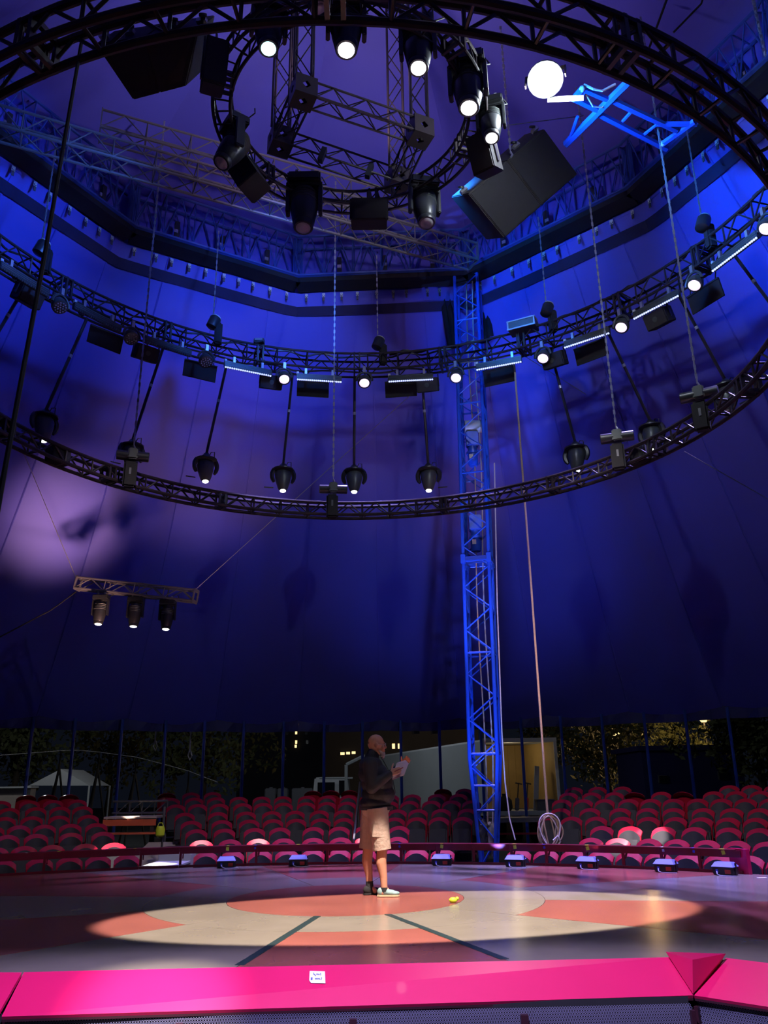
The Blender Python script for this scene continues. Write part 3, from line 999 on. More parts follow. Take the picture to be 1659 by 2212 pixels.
# pulley blocks along the lower edge of the cupola
pm = MB().box((0, 0, 0.02), (0.07, 0.012, 0.11)).box((0, -0.012, 0.0), (0.035, 0.02, 0.035)).mesh('pulley_plate', 'white')
pt_ = MB().box((0, 0, -0.09), (0.045, 0.02, 0.10)).mesh('pulley_strap', 'seatstand')
pw = MB().lathe([(0.018, -0.012), (0.03, -0.008), (0.022, 0), (0.03, 0.008), (0.018, 0.012)], 10, Matrix.Rotation(PI / 2, 4, 'X') @ Matrix.Identity(4)).mesh('pulley_wheel', 'blackplastic', True)
for i in (11, 0, 1, 2, 3, 4):
    a, b = Vector((*CUP[i], 0)), Vector((*CUP[(i + 1) % 12], 0))
    d = (b - a).normalized()
    n = Vector((-d.y, d.x, 0))
    if (a + b).dot(n) / 2 - Vector((*CC, 0)).dot(n) < 0:
        n = -n
    m = 10
    for k in range(m):
        if i == 2 and k == m - 1:
            continue
        s = (k + 0.5) / m + random.uniform(-0.018, 0.018)
        q = a.lerp(b, s) + n * 0.24 + Vector((0, 0, ZB - 0.27))
        t = thing('pulley_block', 'small white pulley block under the cupola girder ' + side_lab[i], 'pulley', q, math.atan2(d.y, d.x) + random.uniform(-.25, .25), 'pulley blocks along the cupola edge')
        for nm, me in (('plate', pm), ('strap', pt_), ('wheel', pw)):
            put(bpy.data.objects.new(nm, me), t, False)

# long grey beam under the cupola and the shorter one above it
ZG = 12.08
g0, g1 = atz(-60, 272, ZG), atz(1022, 572, ZG)
box_truss('grey_truss_beam', 'long grey aluminium truss beam reaching the mast head', 'truss', g0, g1, 0.42, 0.42, 26, 0.03, 0.013, 'greyalu')
g0, g1 = atz(215, 290, ZG + 0.75), atz(905, 478, ZG + 0.75)
box_truss('grey_truss_beam', 'shorter grey truss beam lying above the long one', 'truss', g0, g1, 0.4, 0.4, 16, 0.026, 0.012, 'greyalu')

# central flying frame
ZF = 11.0
NL, FL, NRt, FRt = atz(655, 200, ZF), atz(606, 305, ZF), atz(907, 285, ZF), atz(858, 390, ZF)
fly = thing('flying_frame', 'black box truss frame with corner cubes hung inside the small ring', 'truss frame', (NL + FRt) / 2)


def sub_truss(p0, p1, w, bays, m, parent, up=Vector((0, 0, 1)), rc=0.02, rb=0.01):
    p0, p1 = Vector(p0), Vector(p1)
    d = (p1 - p0).normalized()
    sd = d.cross(up).normalized()
    u2 = sd.cross(d).normalized()
    L = (p1 - p0).length
    P = lambda s, a, b: p0 + d * (L * s) + sd * (a * w / 2) + u2 * (b * w / 2)
    for a in (-1, 1):
        for b in (-1, 1):
            bar('chord', P(0, a, b), P(1, a, b), rc, m, parent)
    for i in range(bays):
        s0, s1 = i / bays, (i + 1) / bays
        f = 1 if i % 2 else -1
        for a in (-1, 1):
            bar('brace', P(s0, a, f), P(s1, a, -f), rb, m, parent)
            bar('brace', P(s0, f, a), P(s1, -f, a), rb, m, parent)


WF = 0.26
dx = (NRt - NL).normalized()
dy = (FL - NL).normalized()
for p0, p1, nb in ((NL, NRt, 6), (FL, FRt, 6), (NL, FL, 2), (NRt, FRt, 2)):
    d = (p1 - p0).normalized()
    sub_truss(p0 + d * 0.17, p1 - d * 0.17, WF, nb, 'black', fly)
for p in (NL, FL, NRt, FRt):
    R3 = Matrix((dx, Vector((0, 0, 1)).cross(dx), Vector((0, 0, 1)))).transposed()
    g = MB()
    h = 0.17
    th = 0.012
    for ax in range(3):       # six faces, each a plate with a lozenge hole
        for sgn in (-1, 1):
            nrm = Vector((0, 0, 0)); nrm[ax] = sgn
            u = Vector((0, 0, 0)); u[(ax + 1) % 3] = 1
            v = Vector((0, 0, 0)); v[(ax + 2) % 3] = 1
            o8 = [u * h + v * h, -u * h + v * h, -u * h - v * h, u * h - v * h]
            hl = [v * 0.07, -u * 0.07, -v * 0.07, u * 0.07]
            base = nrm * h
            vs = [p + R3 @ (base + q) for q in o8 + hl]
            vs2 = [p + R3 @ (base - nrm * th + q) for q in o8 + hl]
            fs = [(0, 1, 4), (1, 5, 4), (1, 2, 5), (2, 6, 5), (2, 3, 6), (3, 7, 6), (3, 0, 7), (0, 4, 7)]
            g.add(vs, fs)
            g.add(vs2, [tuple(reversed(f)) for f in fs])
    g.build('corner_cube', 'black', fly)
    sub_truss(p + Vector((0, 0, 0.17)), p + Vector((0, 0, 5.2)), WF, 10, 'black', fly, up=Vector((0, 1, 0)))
for s, e in ((0.35, 0.5), (0.75, 0.4)):      # clamp stubs on the rails
    q = FL.lerp(FRt, s)
    MB().box(q + Vector((0, -0.14, -0.12)), (0.08, 0.1, 0.26), Matrix.Rotation(0.3, 3, 'Y')).build('clamp', 'blackplastic', fly)

# blue lifting frame by the flood light
ZL = 11.6
lf = thing('blue_lifting_frame', 'bright blue tubular lifting frame beside the flood light', 'frame', atz(1290, 240, ZL))
LP = lambda x, y, dz=0: atz(x, y, ZL) + Vector((0, 0, dz))
for a, b, r in (((1222, 312), (1362, 172), 0.05), ((1240, 213), (1292, 238), 0.04), ((1258, 192), (1318, 218), 0.035), ((1240, 213), (1258, 192), 0.04), ((1248, 216), (1264, 196), 0.03),
                ((1290, 245), (1440, 322), 0.04), ((1318, 215), (1462, 282), 0.04), ((1420, 268), (1505, 268), 0.035), ((1432, 310), (1500, 262), 0.04), ((1232, 298), (1248, 252), 0.02), ((1345, 262), (1365, 240), 0.02), ((1392, 290), (1420, 268), 0.02)):
    bar('tube', LP(*a), LP(*b), r * 1.35, 'blue', lf)
for x, y in ((1240, 213), (1258, 192), (1290, 245), (1318, 215), (1432, 310)):
    MB().sphere(LP(x, y), 0.055, 8, 6).build('bolt_cap', 'white', lf, smooth=True)
MB().tube([LP(1262, 188, .05), LP(1280, 187, -.05), LP(1300, 190, -.06), LP(1330, 187, .05)], 0.02, 6).build('sling', 'rope_white', lf)
MB().tube([LP(1264, 205, .05), LP(1280, 222, -.08), LP(1300, 226, -.06), LP(1312, 222, .03)], 0.014, 6).build('sling', 'rope_beige', lf)

# ------------------------------------------------------------------ blue king pole (mast)
MBs, MTp = atd(1056, 1852, 16.3), atd(1009, 596, 16.3)
md = (MTp - MBs).normalized()
MBs = MBs + md * ((GZ - MBs.z) / md.z)
mast = thing('tent_mast', 'tall bright blue lattice mast standing behind the stage', 'mast', MBs)
MROT = Matrix.Rotation(math.radians(-14), 3, 'Z')
HWm = 0.265
ZTAP = 1.7


def mast_pt(cx, cy, z):
    f = 1.0 if z >= ZTAP else 0.42 + 0.58 * max(0, (z - GZ)) / (ZTAP - GZ)
    c = MBs + md * ((z - MBs.z) / md.z)
    return c + MROT @ Vector((cx * HWm * f, cy * HWm * f, 0))


corners = [(-1, -1), (1, -1), (1, 1), (-1, 1)]
for c in corners:
    MB().tube([mast_pt(*c, z) for z in (GZ, ZTAP, MTp.z + 0.3)], 0.036, 8).build('leg', 'blue', mast, smooth=True)
zs = [GZ + 0.25 + 0.437 * i for i in range(31)]
for i in range(len(zs) - 1):
    for k in range(4):
        a, b = corners[k], corners[(k + 1) % 4]
        if (i + k // 2) % 2:
            a, b = b, a
        bar('brace', mast_pt(*a, zs[i]), mast_pt(*b, zs[i + 1]), 0.015, 'blue', mast)
for py in (1751, 1697, 1628, 1409, 1210, 1203, 1020, 870, 690):
    z = atd(1035, py, 16.05).z
    for k in range(4):
        bar('rung', mast_pt(*corners[k], z), mast_pt(*corners[(k + 1) % 4], z), 0.02, 'blue', mast)
MB().box(mast_pt(0, 0, atd(1030, 1206, 16.05).z), (0.62, 0.62, 0.06), MROT).build('joint_plate', 'bluesteel', mast)
for c in corners:
    q = mast_pt(*c, atd(1030, 1206, 16.05).z)
    MB().box(q, (0.1, 0.1, 0.2), MROT).build('joint_block', 'blue', mast, bevel=0.01)
MB().box(MBs + Vector((0, 0, 0.03)), (0.6, 0.6, 0.06), MROT).build('base_plate', 'bluesteel', mast)

# hoist gear inside the mast
for py, s, lab in ((968, 1.0, 'blue geared winch motor with pale drum inside the mast'), (1150, 1.0, 'blue geared winch motor lower down inside the mast')):
    q = mast_pt(-0.1, 0.0, atd(1018, py, 16.3).z)
    t = thing('winch_motor', lab, 'motor', q)
    MB().lathe([(0.09, -0.42), (0.11, -0.38), (0.11, -0.16), (0.14, -0.15), (0.14, -0.1), (0.10, -0.09), (0.10, 0.05)], 14).build('motor', 'blue', t, False, smooth=True)
    MB().box((0, 0, 0.2), (0.26, 0.22, 0.34)).build('gearbox', 'blue', t, False, bevel=0.02)
    MB().box((-0.05, -0.115, -0.24), (0.08, 0.02, 0.1)).build('terminal_cover', 'white', t, False)
    if py < 1000:
        MB().lathe([(0.13, -0.2), (0.14, -0.19), (0.14, 0.19), (0.13, 0.2)], 16, Matrix.Translation((0.05, 0, 0.52)) @ Matrix.Rotation(PI / 2, 4, 'Y')).build('drum', 'drum', t, False, smooth=True)
q = mast_pt(-0.05, -0.3, 0.05)
cl = thing('bundled_cloth', 'grey and white cloth bundle tied at the mast foot', 'cloth', q)
rnd = random.Random(3)
for nm, m, off, r in (('dark_cloth', 'seatstand', (-0.08, 0, 0.30), (0.12, 0.1, 0.24)), ('white_cloth', 'rope_white', (0.08, -0.03, 0.26), (0.09, 0.08, 0.26))):
    g = MB().sphere(off, r, 14, 10)
    g.v = [v + Vector((rnd.uniform(-.03, .03), rnd.uniform(-.03, .03), rnd.uniform(-.03, .03))) for v in g.v]
    g.build(nm, m, cl, False, smooth=True)
for nm, x, m in (('mast rope', -0.02, 'rope_beige'), ('mast rope', 0.12, 'rope_white')):
    pts = [mast_pt(x / HWm, 0.1, z) + Vector((0.03 * math.sin(z), 0, 0)) for z in [GZ + 0.4 + 0.6 * i for i in range(22)]]
    tag(MB().tube(pts, 0.014, 6).build('mast_rope', m), ('beige' if m == 'rope_beige' else 'pale') + ' hauling rope running up inside the blue mast', 'rope')
# black drapes round the mast head
for (x0, y0, x1, y1, x2, y2, x3, y3), lab in (((944, 600, 968, 598, 990, 745, 968, 748), 'black drape hanging beside the mast head over the winch side'), ((1022, 574, 1044, 572, 1066, 724, 1046, 735), 'black drape hanging behind the mast head next to the bright canvas')):
    d = 16.75
    cs = [atd(x0, y0, d), atd(x1, y1, d), atd(x2, y2, d), atd(x3, y3, d)]
    vs, fs = [], []
    for j in range(9):
        for i in range(7):
            p = cs[0].lerp(cs[1], i / 6).lerp(cs[3].lerp(cs[2], i / 6), j / 8)
            vs.append(p + Vector((0, 0.05 * math.sin(i * 2.1 + j * 0.3), 0)))
    for j in range(8):
        for i in range(6):
            q = j * 7 + i
            fs.append((q, q + 1, q + 8, q + 7))
    o = MB().add(vs, fs).build('black_drape', 'blackmatte', smooth=True)
    sm = o.modifiers.new('thickness', 'SOLIDIFY')
    sm.thickness = 0.012
    tag(o, lab, 'drape')

# ------------------------------------------------------------------ fixtures
def frame_to(d):
    """rotation taking -Z to direction d"""
    return Vector(d).to_track_quat('-Z', 'Y').to_matrix()


def moving_head(lens, aimv, s, lm, label, group=None, bright=None):
    """lens: centre of the front lens, aimv: beam direction; base sits straight above the pivot"""
    aimv = Vector(aimv).normalized()
    lens = Vector(lens)
    piv = lens - aimv * 0.36 * s
    top = piv + Vector((0, 0, 0.52 * s))
    t = thing('moving_head_light', label, 'stage light', top, group=group)
    az = math.atan2(aimv.y, aimv.x) if abs(aimv.x) + abs(aimv.y) > 0.05 else -PI / 2
    R3 = Matrix.Rotation(az + PI / 2, 3, 'Z')
    g = MB()
    for k in (-1, 1):
        g.box(top + R3 @ Vector((k * 0.1 * s, 0, -0.02 * s)), (0.04 * s, 0.07 * s, 0.12 * s), R3)
    g.build('clamp', 'alu', t)
    MB().box(top + Vector((0, 0, -0.13 * s)), (0.42 * s, 0.28 * s, 0.13 * s), R3).build('base', 'blackplastic', t, bevel=0.02 * s)
    g = MB()
    for k in (-1, 1):
        g.box(piv + R3 @ Vector((k * 0.205 * s, 0, 0.12 * s)), (0.05 * s, 0.13 * s, 0.46 * s), R3)
    g.box(piv + Vector((0, 0, 0.31 * s)), (0.44 * s, 0.16 * s, 0.06 * s), R3)
    g.build('yoke', 'blackplastic', t, bevel=0.012 * s)
    H = Matrix.Translation(piv) @ frame_to(aimv).to_4x4()
    hd = MB().lathe([(0.115 * s, -0.365 * s), (0.125 * s, -0.35 * s), (0.125 * s, -0.29 * s), (0.135 * s, -0.28 * s), (0.17 * s, -0.06 * s), (0.175 * s, 0.05 * s), (0.165 * s, 0.20 * s), (0.13 * s, 0.27 * s)], 18, H).build('head', 'blackplastic', t, smooth=True)
    g = MB()
    for k in range(4):
        g.lathe([(0.172 * s, (0.03 + 0.045 * k) * s), (0.184 * s, (0.04 + 0.045 * k) * s), (0.172 * s, (0.05 + 0.045 * k) * s)], 18, H)
    g.build('cooling_fins', 'ledbody', hd, smooth=True)
    MB().lathe([(0.045 * s, -0.385 * s), (0.078 * s, -0.378 * s), (0.092 * s, -0.3655 * s)], 18, H).build('lens', lm, hd, smooth=True)
    cb = [top + R3 @ Vector((0.15 * s, 0.1 * s, -0.1 * s)), top + R3 @ Vector((0.26 * s, 0.18 * s, -0.02 * s)), top + R3 @ Vector((0.2 * s, 0.2 * s, 0.12 * s))]
    MB().tube(cb, 0.01, 5).build('cable', 'blackplastic', t)
    return t, lens + aimv * 0.06


ctr = Vector((CR[0], CR[1], 0))
# lit heads under the small ring
for x, y, z, s, lm, lab in ((580, 105, 9.75, 1.0, 'lens_cyan', 'black moving head light with a cyan glowing lens on the small ring'),
                            (748, 108, 9.7, 1.1, 'lens_lit', 'lit moving head light pointing down by the double truss post'),
                            (904, 147, 9.75, 1.05, 'lens_lit', 'lit moving head light in front of the right frame tower'),
                            (1013, 233, 9.6, 1.15, 'lens_lit', 'long lit moving head light tilted down beside the flood'),
                            (1062, 298, 9.7, 0.9, 'lens_warm', 'moving head light with a small bright lens above the right speaker')):
    p = atz(x, y, z)
    moving_head(p, (CAMP + Vector((0, 3, -2)) - p).normalized() * 0.6 + Vector((0, 0, -0.8)), s, lm, lab)
# dark heads round the small ring
for x, y, z, s, av, lab in ((478, 352, 9.55, 1.05, (-0.35, -0.25, -0.9), 'dark moving head light with pale yoke at the edge of the small ring'),
                            (655, 492, 9.45, 1.25, (0.0, -0.15, -1), 'large dark moving head light under the ring, cable bundle on top'),
                            (922, 482, 9.5, 1.1, (0.05, -0.25, -1), 'unlit moving head light hanging right of the small speaker box'),
                            (690, 20, 9.9, 0.9, (0.1, -0.1, -1), 'unlit moving head light hidden behind the near ring truss')):
    moving_head(atz(x, y, z), av, s, 'lens_off', lab)


def speaker_box(c, dims, face, tilt, label, group=None, m='speaker', name='speaker_box', port=True):
    """a hung loudspeaker; face = yaw of the front, tilt = downward pitch"""
    t = thing(name, label, 'speaker', c, group=group)
    R3 = Matrix.Rotation(face + PI / 2, 3, 'Z') @ Matrix.Rotation(tilt, 3, 'X')
    w, d, h = dims
    MB().box(c, dims, R3).build('cabinet', m, t, bevel=0.012)
    MB().box(Vector(c) + R3 @ Vector((0, -d / 2 - 0.006, 0)), (w * 0.92, 0.012, h * 0.9), R3).build('grille', 'speaker', t)
    if port:
        MB().lathe([(0.05, -0.004), (0.05, 0.004)], 16, Matrix.Translation(Vector(c) + R3 @ Vector((0, -d / 2 - 0.014, 0))) @ (R3 @ Matrix.Rotation(PI / 2, 3, 'X')).to_4x4()).build('badge', 'ledbody', t, smooth=True)
    g = MB()
    for k in (-1, 1):
        g.box(Vector(c) + R3 @ Vector((k * (w / 2 + 0.012), 0, 0.08)), (0.02, 0.05, h * 0.9), R3)
    g.build('yoke_bracket', 'black', t)
    bar('hanger', Vector(c) + R3 @ Vector((0, 0, h / 2)), Vector(c) + Vector((0, 0, h / 2 + 0.25)), 0.015, 'black', t)
    return t


def facing(p, c=ctr):
    return math.atan2(c.y - p[1], c.x - p[0])


for x, y, z, dm, yaw, tl, lab in ((538, 385, 9.8, (0.42, 0.35, 0.5), None, 0.5, 'small dark speaker box tilted below the left of the small ring'),
                                  (797, 462, 9.75, (0.56, 0.32, 0.38), -PI / 2, 0.15, 'wide dark speaker box under the middle of the small ring'),
                                  (1046, 335, 9.75, (0.34, 0.32, 0.55), -2.2, 0.4, 'narrow dark speaker box squeezed above the big right speaker'),
                                  (463, 145, 9.9, (0.28, 0.3, 0.62), -1.2, 0.25, 'narrow speaker box left of the small ring near the big speaker')):
    p = atz(x, y, z)
    speaker_box(p, dm, (facing(p) + PI) if yaw is None else yaw, tl, lab, port=False)

# the two big loudspeaker clusters
def big_speaker(corners_px, d0, thick, label, hard=True):
    t = None
    P = [atd(x, y, d) for (x, y), d in zip(corners_px, d0)]
    c = sum(P, Vector()) / 4
    nrm = (P[1] - P[0]).cross(P[3] - P[0]).normalized()
    if nrm.dot(c - CAMP) < 0:
        nrm = -nrm
    t = thing('loudspeaker_cluster', label, 'speaker', c)
    for s0, s1 in ((0.0, 0.498), (0.502, 1.0)):
        q = [P[0].lerp(P[1], s0), P[0].lerp(P[1], s1), P[3].lerp(P[2], s1), P[3].lerp(P[2], s0)]
        back = [v + nrm * thick for v in q]
        MB().add(q + back, [(3, 2, 1, 0), (4, 5, 6, 7), (0, 1, 5, 4), (1, 2, 6, 5), (2, 3, 7, 6), (3, 0, 4, 7)]).build('cabinet', 'speaker', t, bevel=0.015)
        mid = sum(q, Vector()) / 4
        qq = [mid + (v - mid) * 0.94 - nrm * 0.012 for v in q]
        MB().add(qq + [v + nrm * 0.01 for v in qq], [(3, 2, 1, 0), (4, 5, 6, 7), (0, 1, 5, 4), (1, 2, 6, 5), (2, 3, 7, 6), (3, 0, 4, 7)]).build('grille', 'blackmatte', t)
    for s in (0.03, 0.3, 0.72, 0.97):
        e = P[0].lerp(P[1], s) + nrm * thick * 0.3
        o = (P[0] - P[3]).normalized()
        MB().box(e + o * 0.05, (0.14, 0.06, 0.06), (P[1] - P[0]).to_track_quat('X', 'Z').to_matrix()).build('rigging_bracket', 'alu', t)
        MB().lathe([(0.03, -0.02), (0.055, -0.015), (0.055, 0.015), (0.03, 0.02)], 10, Matrix.Translation(e + o * 0.12) @ Matrix.Rotation(0.6, 4, 'X')).build('shackle', 'blackplastic', t, smooth=True)
    return t, P


bs, bp = big_speaker([(1012, 418), (1176, 278), (1248, 376), (1090, 514)], (11.2, 11.2, 11.9, 11.9), 0.55, 'big black loudspeaker pair tilted below the flood light')
tp = bp[0].lerp(bp[1], 0.55)
big_speaker([(430, 60), (205, 95), (287, 216), (402, 186)], (8.0, 8.4, 8.9, 8.7), 0.6, 'big black loudspeaker pair hanging left of the small ring')

# flood light
fp = atz(1178, 172, 10.6)
fl = thing('flood_light', 'dazzling white flood light above the right loudspeaker', 'flood light', fp)
fd = (CAMP + Vector((0.5, 4, -1)) - fp).normalized()
H = Matrix.Translation(fp) @ frame_to(fd).to_4x4()
MB().lathe([(0.22, -0.02), (0.25, -0.01), (0.25, 0.03), (0.19, 0.16), (0.12, 0.3), (0.06, 0.33)], 20, H).build('housing', 'ledbody', fl, smooth=True)
MB().lathe([(0.15, -0.05), (0.20, -0.04), (0.215, -0.021)], 20, H).build('lens', 'lens_flood', fl, smooth=True)
g = MB()
R3 = frame_to(fd)
for k in (-1, 1):
    g.box(fp + R3 @ Vector((k * 0.28, 0, 0.1)), (0.02, 0.05, 0.34), R3)
g.box(fp + R3 @ Vector((0, 0, 0.28)), (0.58, 0.05, 0.02), R3)
g.build('yoke', 'black', fl)
MB().box(fp + R3 @ Vector((-0.22, -0.33, 0.0)), (0.5, 0.02, 0.16), R3 @ Matrix.Rotation(0.25, 3, 'Z')).build('barn_door', 'white', fl)
point('flood_lamp', fp + fd * 0.30, P_FLOOD, (0.8, 0.9, 1.0), 0.12)

# ---- gear on the upper ring
def zoff(x, y, z):
    return atz(x, y, z)


bars = [((0, 579), (104, 642), 0), ((160, 667), (261, 718), 0), ((311, 738), (413, 771), 0), ((485, 793), (586, 813), 1), ((641, 820), (738, 826), 1), ((839, 825), (936, 820), 1), ((1029, 800), (1127, 782), 1), ((1219, 752), (1317, 720), 1), ((1369, 690), (1467, 639), 1), ((1539, 587), (1637, 513), 1)]
ZLED = 9.50
BL = by_mast([b[0][0] for b in bars])
for i, (a, b, lit) in enumerate(bars):
    A, B = atz(*a, ZLED), atz(*b, ZLED)
    c = (A + B) / 2
    out = (Vector((c.x, c.y, 0)) - Vector((*CB, 0))).normalized()
    ax = (B - A).normalized()
    L = (B - A).length
    R3 = Matrix((ax, Vector((0, 0, 1)).cross(ax), Vector((0, 0, 1)))).transposed()
    t = thing('led_bar', ('lit' if lit else 'unlit') + ' LED bar under the upper ring, ' + BL[a[0]], 'light bar', c, group=('lit' if lit else 'unlit') + ' LED bars on the upper ring')
    MB().box(c + R3 @ Vector((0, 0.03, 0.085)), (L, 0.10, 0.13), R3).build('housing', 'ledbody', t, bevel=0.008)
    g = MB()
    for k in range(3):
        g.box(c + R3 @ Vector((0, -0.022, 0.05 + 0.035 * k)), (L * 0.99, 0.01, 0.014), R3)
    g.build('cooling_rib', 'ledbody', t)
    g = MB()
    n = 22
    for k in range(n):
        g.sphere(A + ax * (L * (k + 0.5) / n) + R3 @ Vector((0, -0.012, 0.0)), (0.021, 0.02, 0.02), 6, 4)
    g.build('led_strip', 'led_lit' if lit else 'led_off', t)
    MB().box(c + R3 @ Vector((0, 0.02, 0.02)), (L, 0.06, 0.02), R3).build('led_channel', 'blackplastic', t)
    for k in (-0.3, 0.3):
        MB().box(c + R3 @ Vector((k * L, 0.02, 0.21)), (0.05, 0.06, 0.14), R3).build('clamp', 'alu', t)
    MB().box(c + R3 @ Vector((-0.48 * L, 0.03, 0.17)), (0.05, 0.06, 0.06), R3).build('plug', 'white', t)

heads = [(130, 660, 0), (284, 728, 0), (445, 778, 0), (614, 815, 1), (787, 823, 1), (985, 812, 1), (1173, 770, 1), (1342, 703, 1), (1500, 612, 1), (1655, 490, 1)]
HL = by_mast([h[0] for h in heads])
for x, y, lit in heads:
    p = atz(x, y + 4, 9.42)
    inn = (Vector((*CB, 0)) - Vector((p.x, p.y, 0))).normalized()
    av = (inn * 0.55 + Vector((0, 0, -0.85))).normalized()
    t = thing('wash_light', ('violet-white glowing wash light' if lit else 'unlit wash light with pale lens dots') + ', ' + HL[x], 'wash light', p + Vector((0, 0, 0.4)), group=('lit' if lit else 'unlit') + ' wash lights on the upper ring')
    H = Matrix.Translation(p) @ frame_to(av).to_4x4()
    hd = MB().lathe([(0.125, -0.01), (0.14, 0.0), (0.145, 0.05), (0.12, 0.15), (0.07, 0.2)], 18, H).build('housing', 'ledbody', t, smooth=True)
    if lit:
        MB().lathe([(0.05, -0.03), (0.085, -0.022), (0.11, -0.008)], 16, H).build('lens', 'lens_violet', hd, smooth=True)
    else:
        g = MB()
        for r, n in ((0.0, 1), (0.05, 6), (0.095, 12)):
            for k in range(n):
                g.sphere(H @ Vector((r * math.cos(2 * PI * k / n), r * math.sin(2 * PI * k / n), -0.012)), 0.017, 6, 4)
        g.build('lens_dots', 'lens_off', hd)
    yaw = math.atan2(inn.y, inn.x) + PI / 2
    Y3 = Matrix.Rotation(yaw, 3, 'Z')
    pts = [p + Y3 @ Vector((0.17 * math.cos(a), 0, 0.05 + 0.2 * math.sin(a))) for a in [PI * k / 10 for k in range(11)]]
    MB().tube(pts, 0.025, 6).build('yoke', 'ledbody', t, smooth=True)
    MB().box(p + Vector((0, 0, 0.32)), (0.06, 0.06, 0.14), Y3).build('clamp', 'alu', t)
    if lit:
        spot('wash_lamp', p + av * 0.05, Vector((p.x, p.y, 0)) + inn * 1.3, P_WASH, (0.38, 0.3, 1.0), 46, 0.9, 0.04)

SBX = ((60, 640), (314, 763), (585, 826), (924, 832), (1198, 778), (1424, 688))
for x, y in SBX:
    p = atcyl(x, y, *CB, RB + 0.30)
    speaker_box(p, (0.46, 0.3, 0.3), facing(p), 0.45, 'small speaker box below the upper ring, ' + by_mast([q[0] for q in SBX])[x], 'speaker boxes under the upper ring')
MKX = ((228, 733), (432, 801), (676, 840), (866, 840), (1079, 812), (1277, 760), (1524, 640))
for x, y in MKX:
    p = atcyl(x, y, *CB, RB + 0.45)
    yaw = facing(p) + PI / 2
    R3 = Matrix.Rotation(yaw, 3, 'Z') @ Matrix.Rotation(0.25, 3, 'X')
    t = thing('masking_board', 'black masking board below the ring, ' + by_mast([q[0] for q in MKX])[x], 'masking board', p, group='masking boards under the upper ring')
    MB().box(p, (0.70, 0.03, 0.36), R3).build('sheet', 'blackmatte', t, bevel=0.005)
    MB().box(p + R3 @ Vector((0, -0.02, 0.165)), (0.70, 0.02, 0.03), R3).build('rim', 'blackplastic', t)
    for k in (-0.28, 0.28):
        bar('hanger', p + R3 @ Vector((k, 0, 0.17)), Vector((0, 0, ZBB - p.z)) + p + R3 @ Vector((k, 0, 0.0)), 0.01, 'black', t)

# drop poles with profile lamps
poles = [((100, 885), (185, 715), (98, 925), 1), ((287, 950), (352, 762), (284, 985), 1), ((446, 980), (490, 795), (443, 1008), 1), ((612, 1002), (632, 825), (610, 1030), 1), ((765, 1005), (766, 830), (765, 1036), 1), ((925, 1002), (912, 840), (927, 1030), 1),
         ((1242, 955), (1190, 780), (1246, 982), 1), ((1404, 908), (1310, 722), (1403, 938), 1), ((1566, 820), (1466, 655), (1572, 842), 0), ((1690, 690), (1588, 565), (1692, 715), 0), ((-35, 770), (48, 660), (-38, 800), 0)]
PLL = by_mast([q[0][0] for q in poles])
PTG = {100: (240, 1815), 287: (342, 1862), 446: (436, 1818), 612: (557, 1816), 765: (790, 1812), 925: (955, 1842), 1242: (1330, 1820), 1404: (1404, 1794)}
for (bx, by), (tx, ty), (lx, ly), lit in poles:
    top = atcyl(tx, ty, *CB, RB + 0.36)
    top.z = max(top.z, ZBB + 0.02)
    bot = atcyl(bx, by, *CB, RB + 0.95)
    t = thing('pole_light', ('lit' if lit else 'unlit') + ' profile lamp on a slanting pole, ' + PLL[bx], 'stage light', top, group=('lit' if lit else 'unlit') + ' pole lamps below the upper ring')
    bar('pole', top, bot, 0.03, 'black', t)
    MB().lathe([(0.036, -0.03), (0.036, 0.03)], 10, Matrix.Translation(top.lerp(bot, 0.42)) @ (bot - top).to_track_quat('Z', 'Y').to_matrix().to_4x4()).build('pole_joint', 'alu', t)
    inn = (Vector((*CB, 0)) - Vector((bot.x, bot.y, 0))).normalized()
    pc = bot + Vector((0, 0, -0.33))
    Y3 = Matrix.Rotation(math.atan2(inn.y, inn.x) + PI / 2, 3, 'Z')
    MB().lathe([(0.10, 0.14), (0.23, 0.17), (0.23, 0.20), (0.12, 0.24), (0.05, 0.33)], 16, Matrix.Translation(pc)).build('base', 'blackplastic', t, smooth=True)
    H = Matrix.Translation(pc) @ frame_to(Vector((0, 0, -1)) + inn * 0.18).to_4x4()
    hd = MB().lathe([(0.07, -0.32), (0.085, -0.30), (0.11, -0.26), (0.165, -0.06), (0.18, 0.06), (0.16, 0.15), (0.10, 0.19)], 16, H).build('head', 'ledbody', t, smooth=True)
    MB().lathe([(0.03, -0.345), (0.06, -0.335), (0.066, -0.318)], 14, H).build('lens', 'lens_warm' if lit else 'lens_off', hd, smooth=True)
    for k in (-1, 1):
        pts = [pc + Y3 @ Vector((k * (0.19 + 0.05 * math.sin(PI * j / 6)), 0, 0.19 - 0.30 * j / 6)) for j in range(7)]
        MB().tube(pts, [0.05, 0.055, 0.055, 0.05, 0.05, 0.045, 0.03], 6).build('yoke_arm', 'blackplastic', t, smooth=True)
    pts = [pc + Vector((0.05, 0, 0.24)), pc + Vector((0.10, 0, 0.36)), pc + Vector((0.17, 0, 0.36)), pc + Vector((0.17, 0, 0.2))]
    MB().tube(pts, 0.01, 5).build('cable_loop', 'blackplastic', t, smooth=True)
    MB().box(pc + Y3 @ Vector((-0.3 if bx < 900 else 0.3, 0, -0.24)), (0.2, 0.02, 0.02), Y3).build('lever', 'blackplastic', t)
    if lit:
        e = H @ Vector((0, 0, -0.36))
        tg = PTG[bx]
        spot('pole_lamp', e, atcyl(tg[0], tg[1], RC.x, RC.y, rowR({1404: 2, 287: -0.3}.get(bx, 1))), P_POLE, (1.0, 0.86, 0.78), 5.0, 0.5, 0.03)


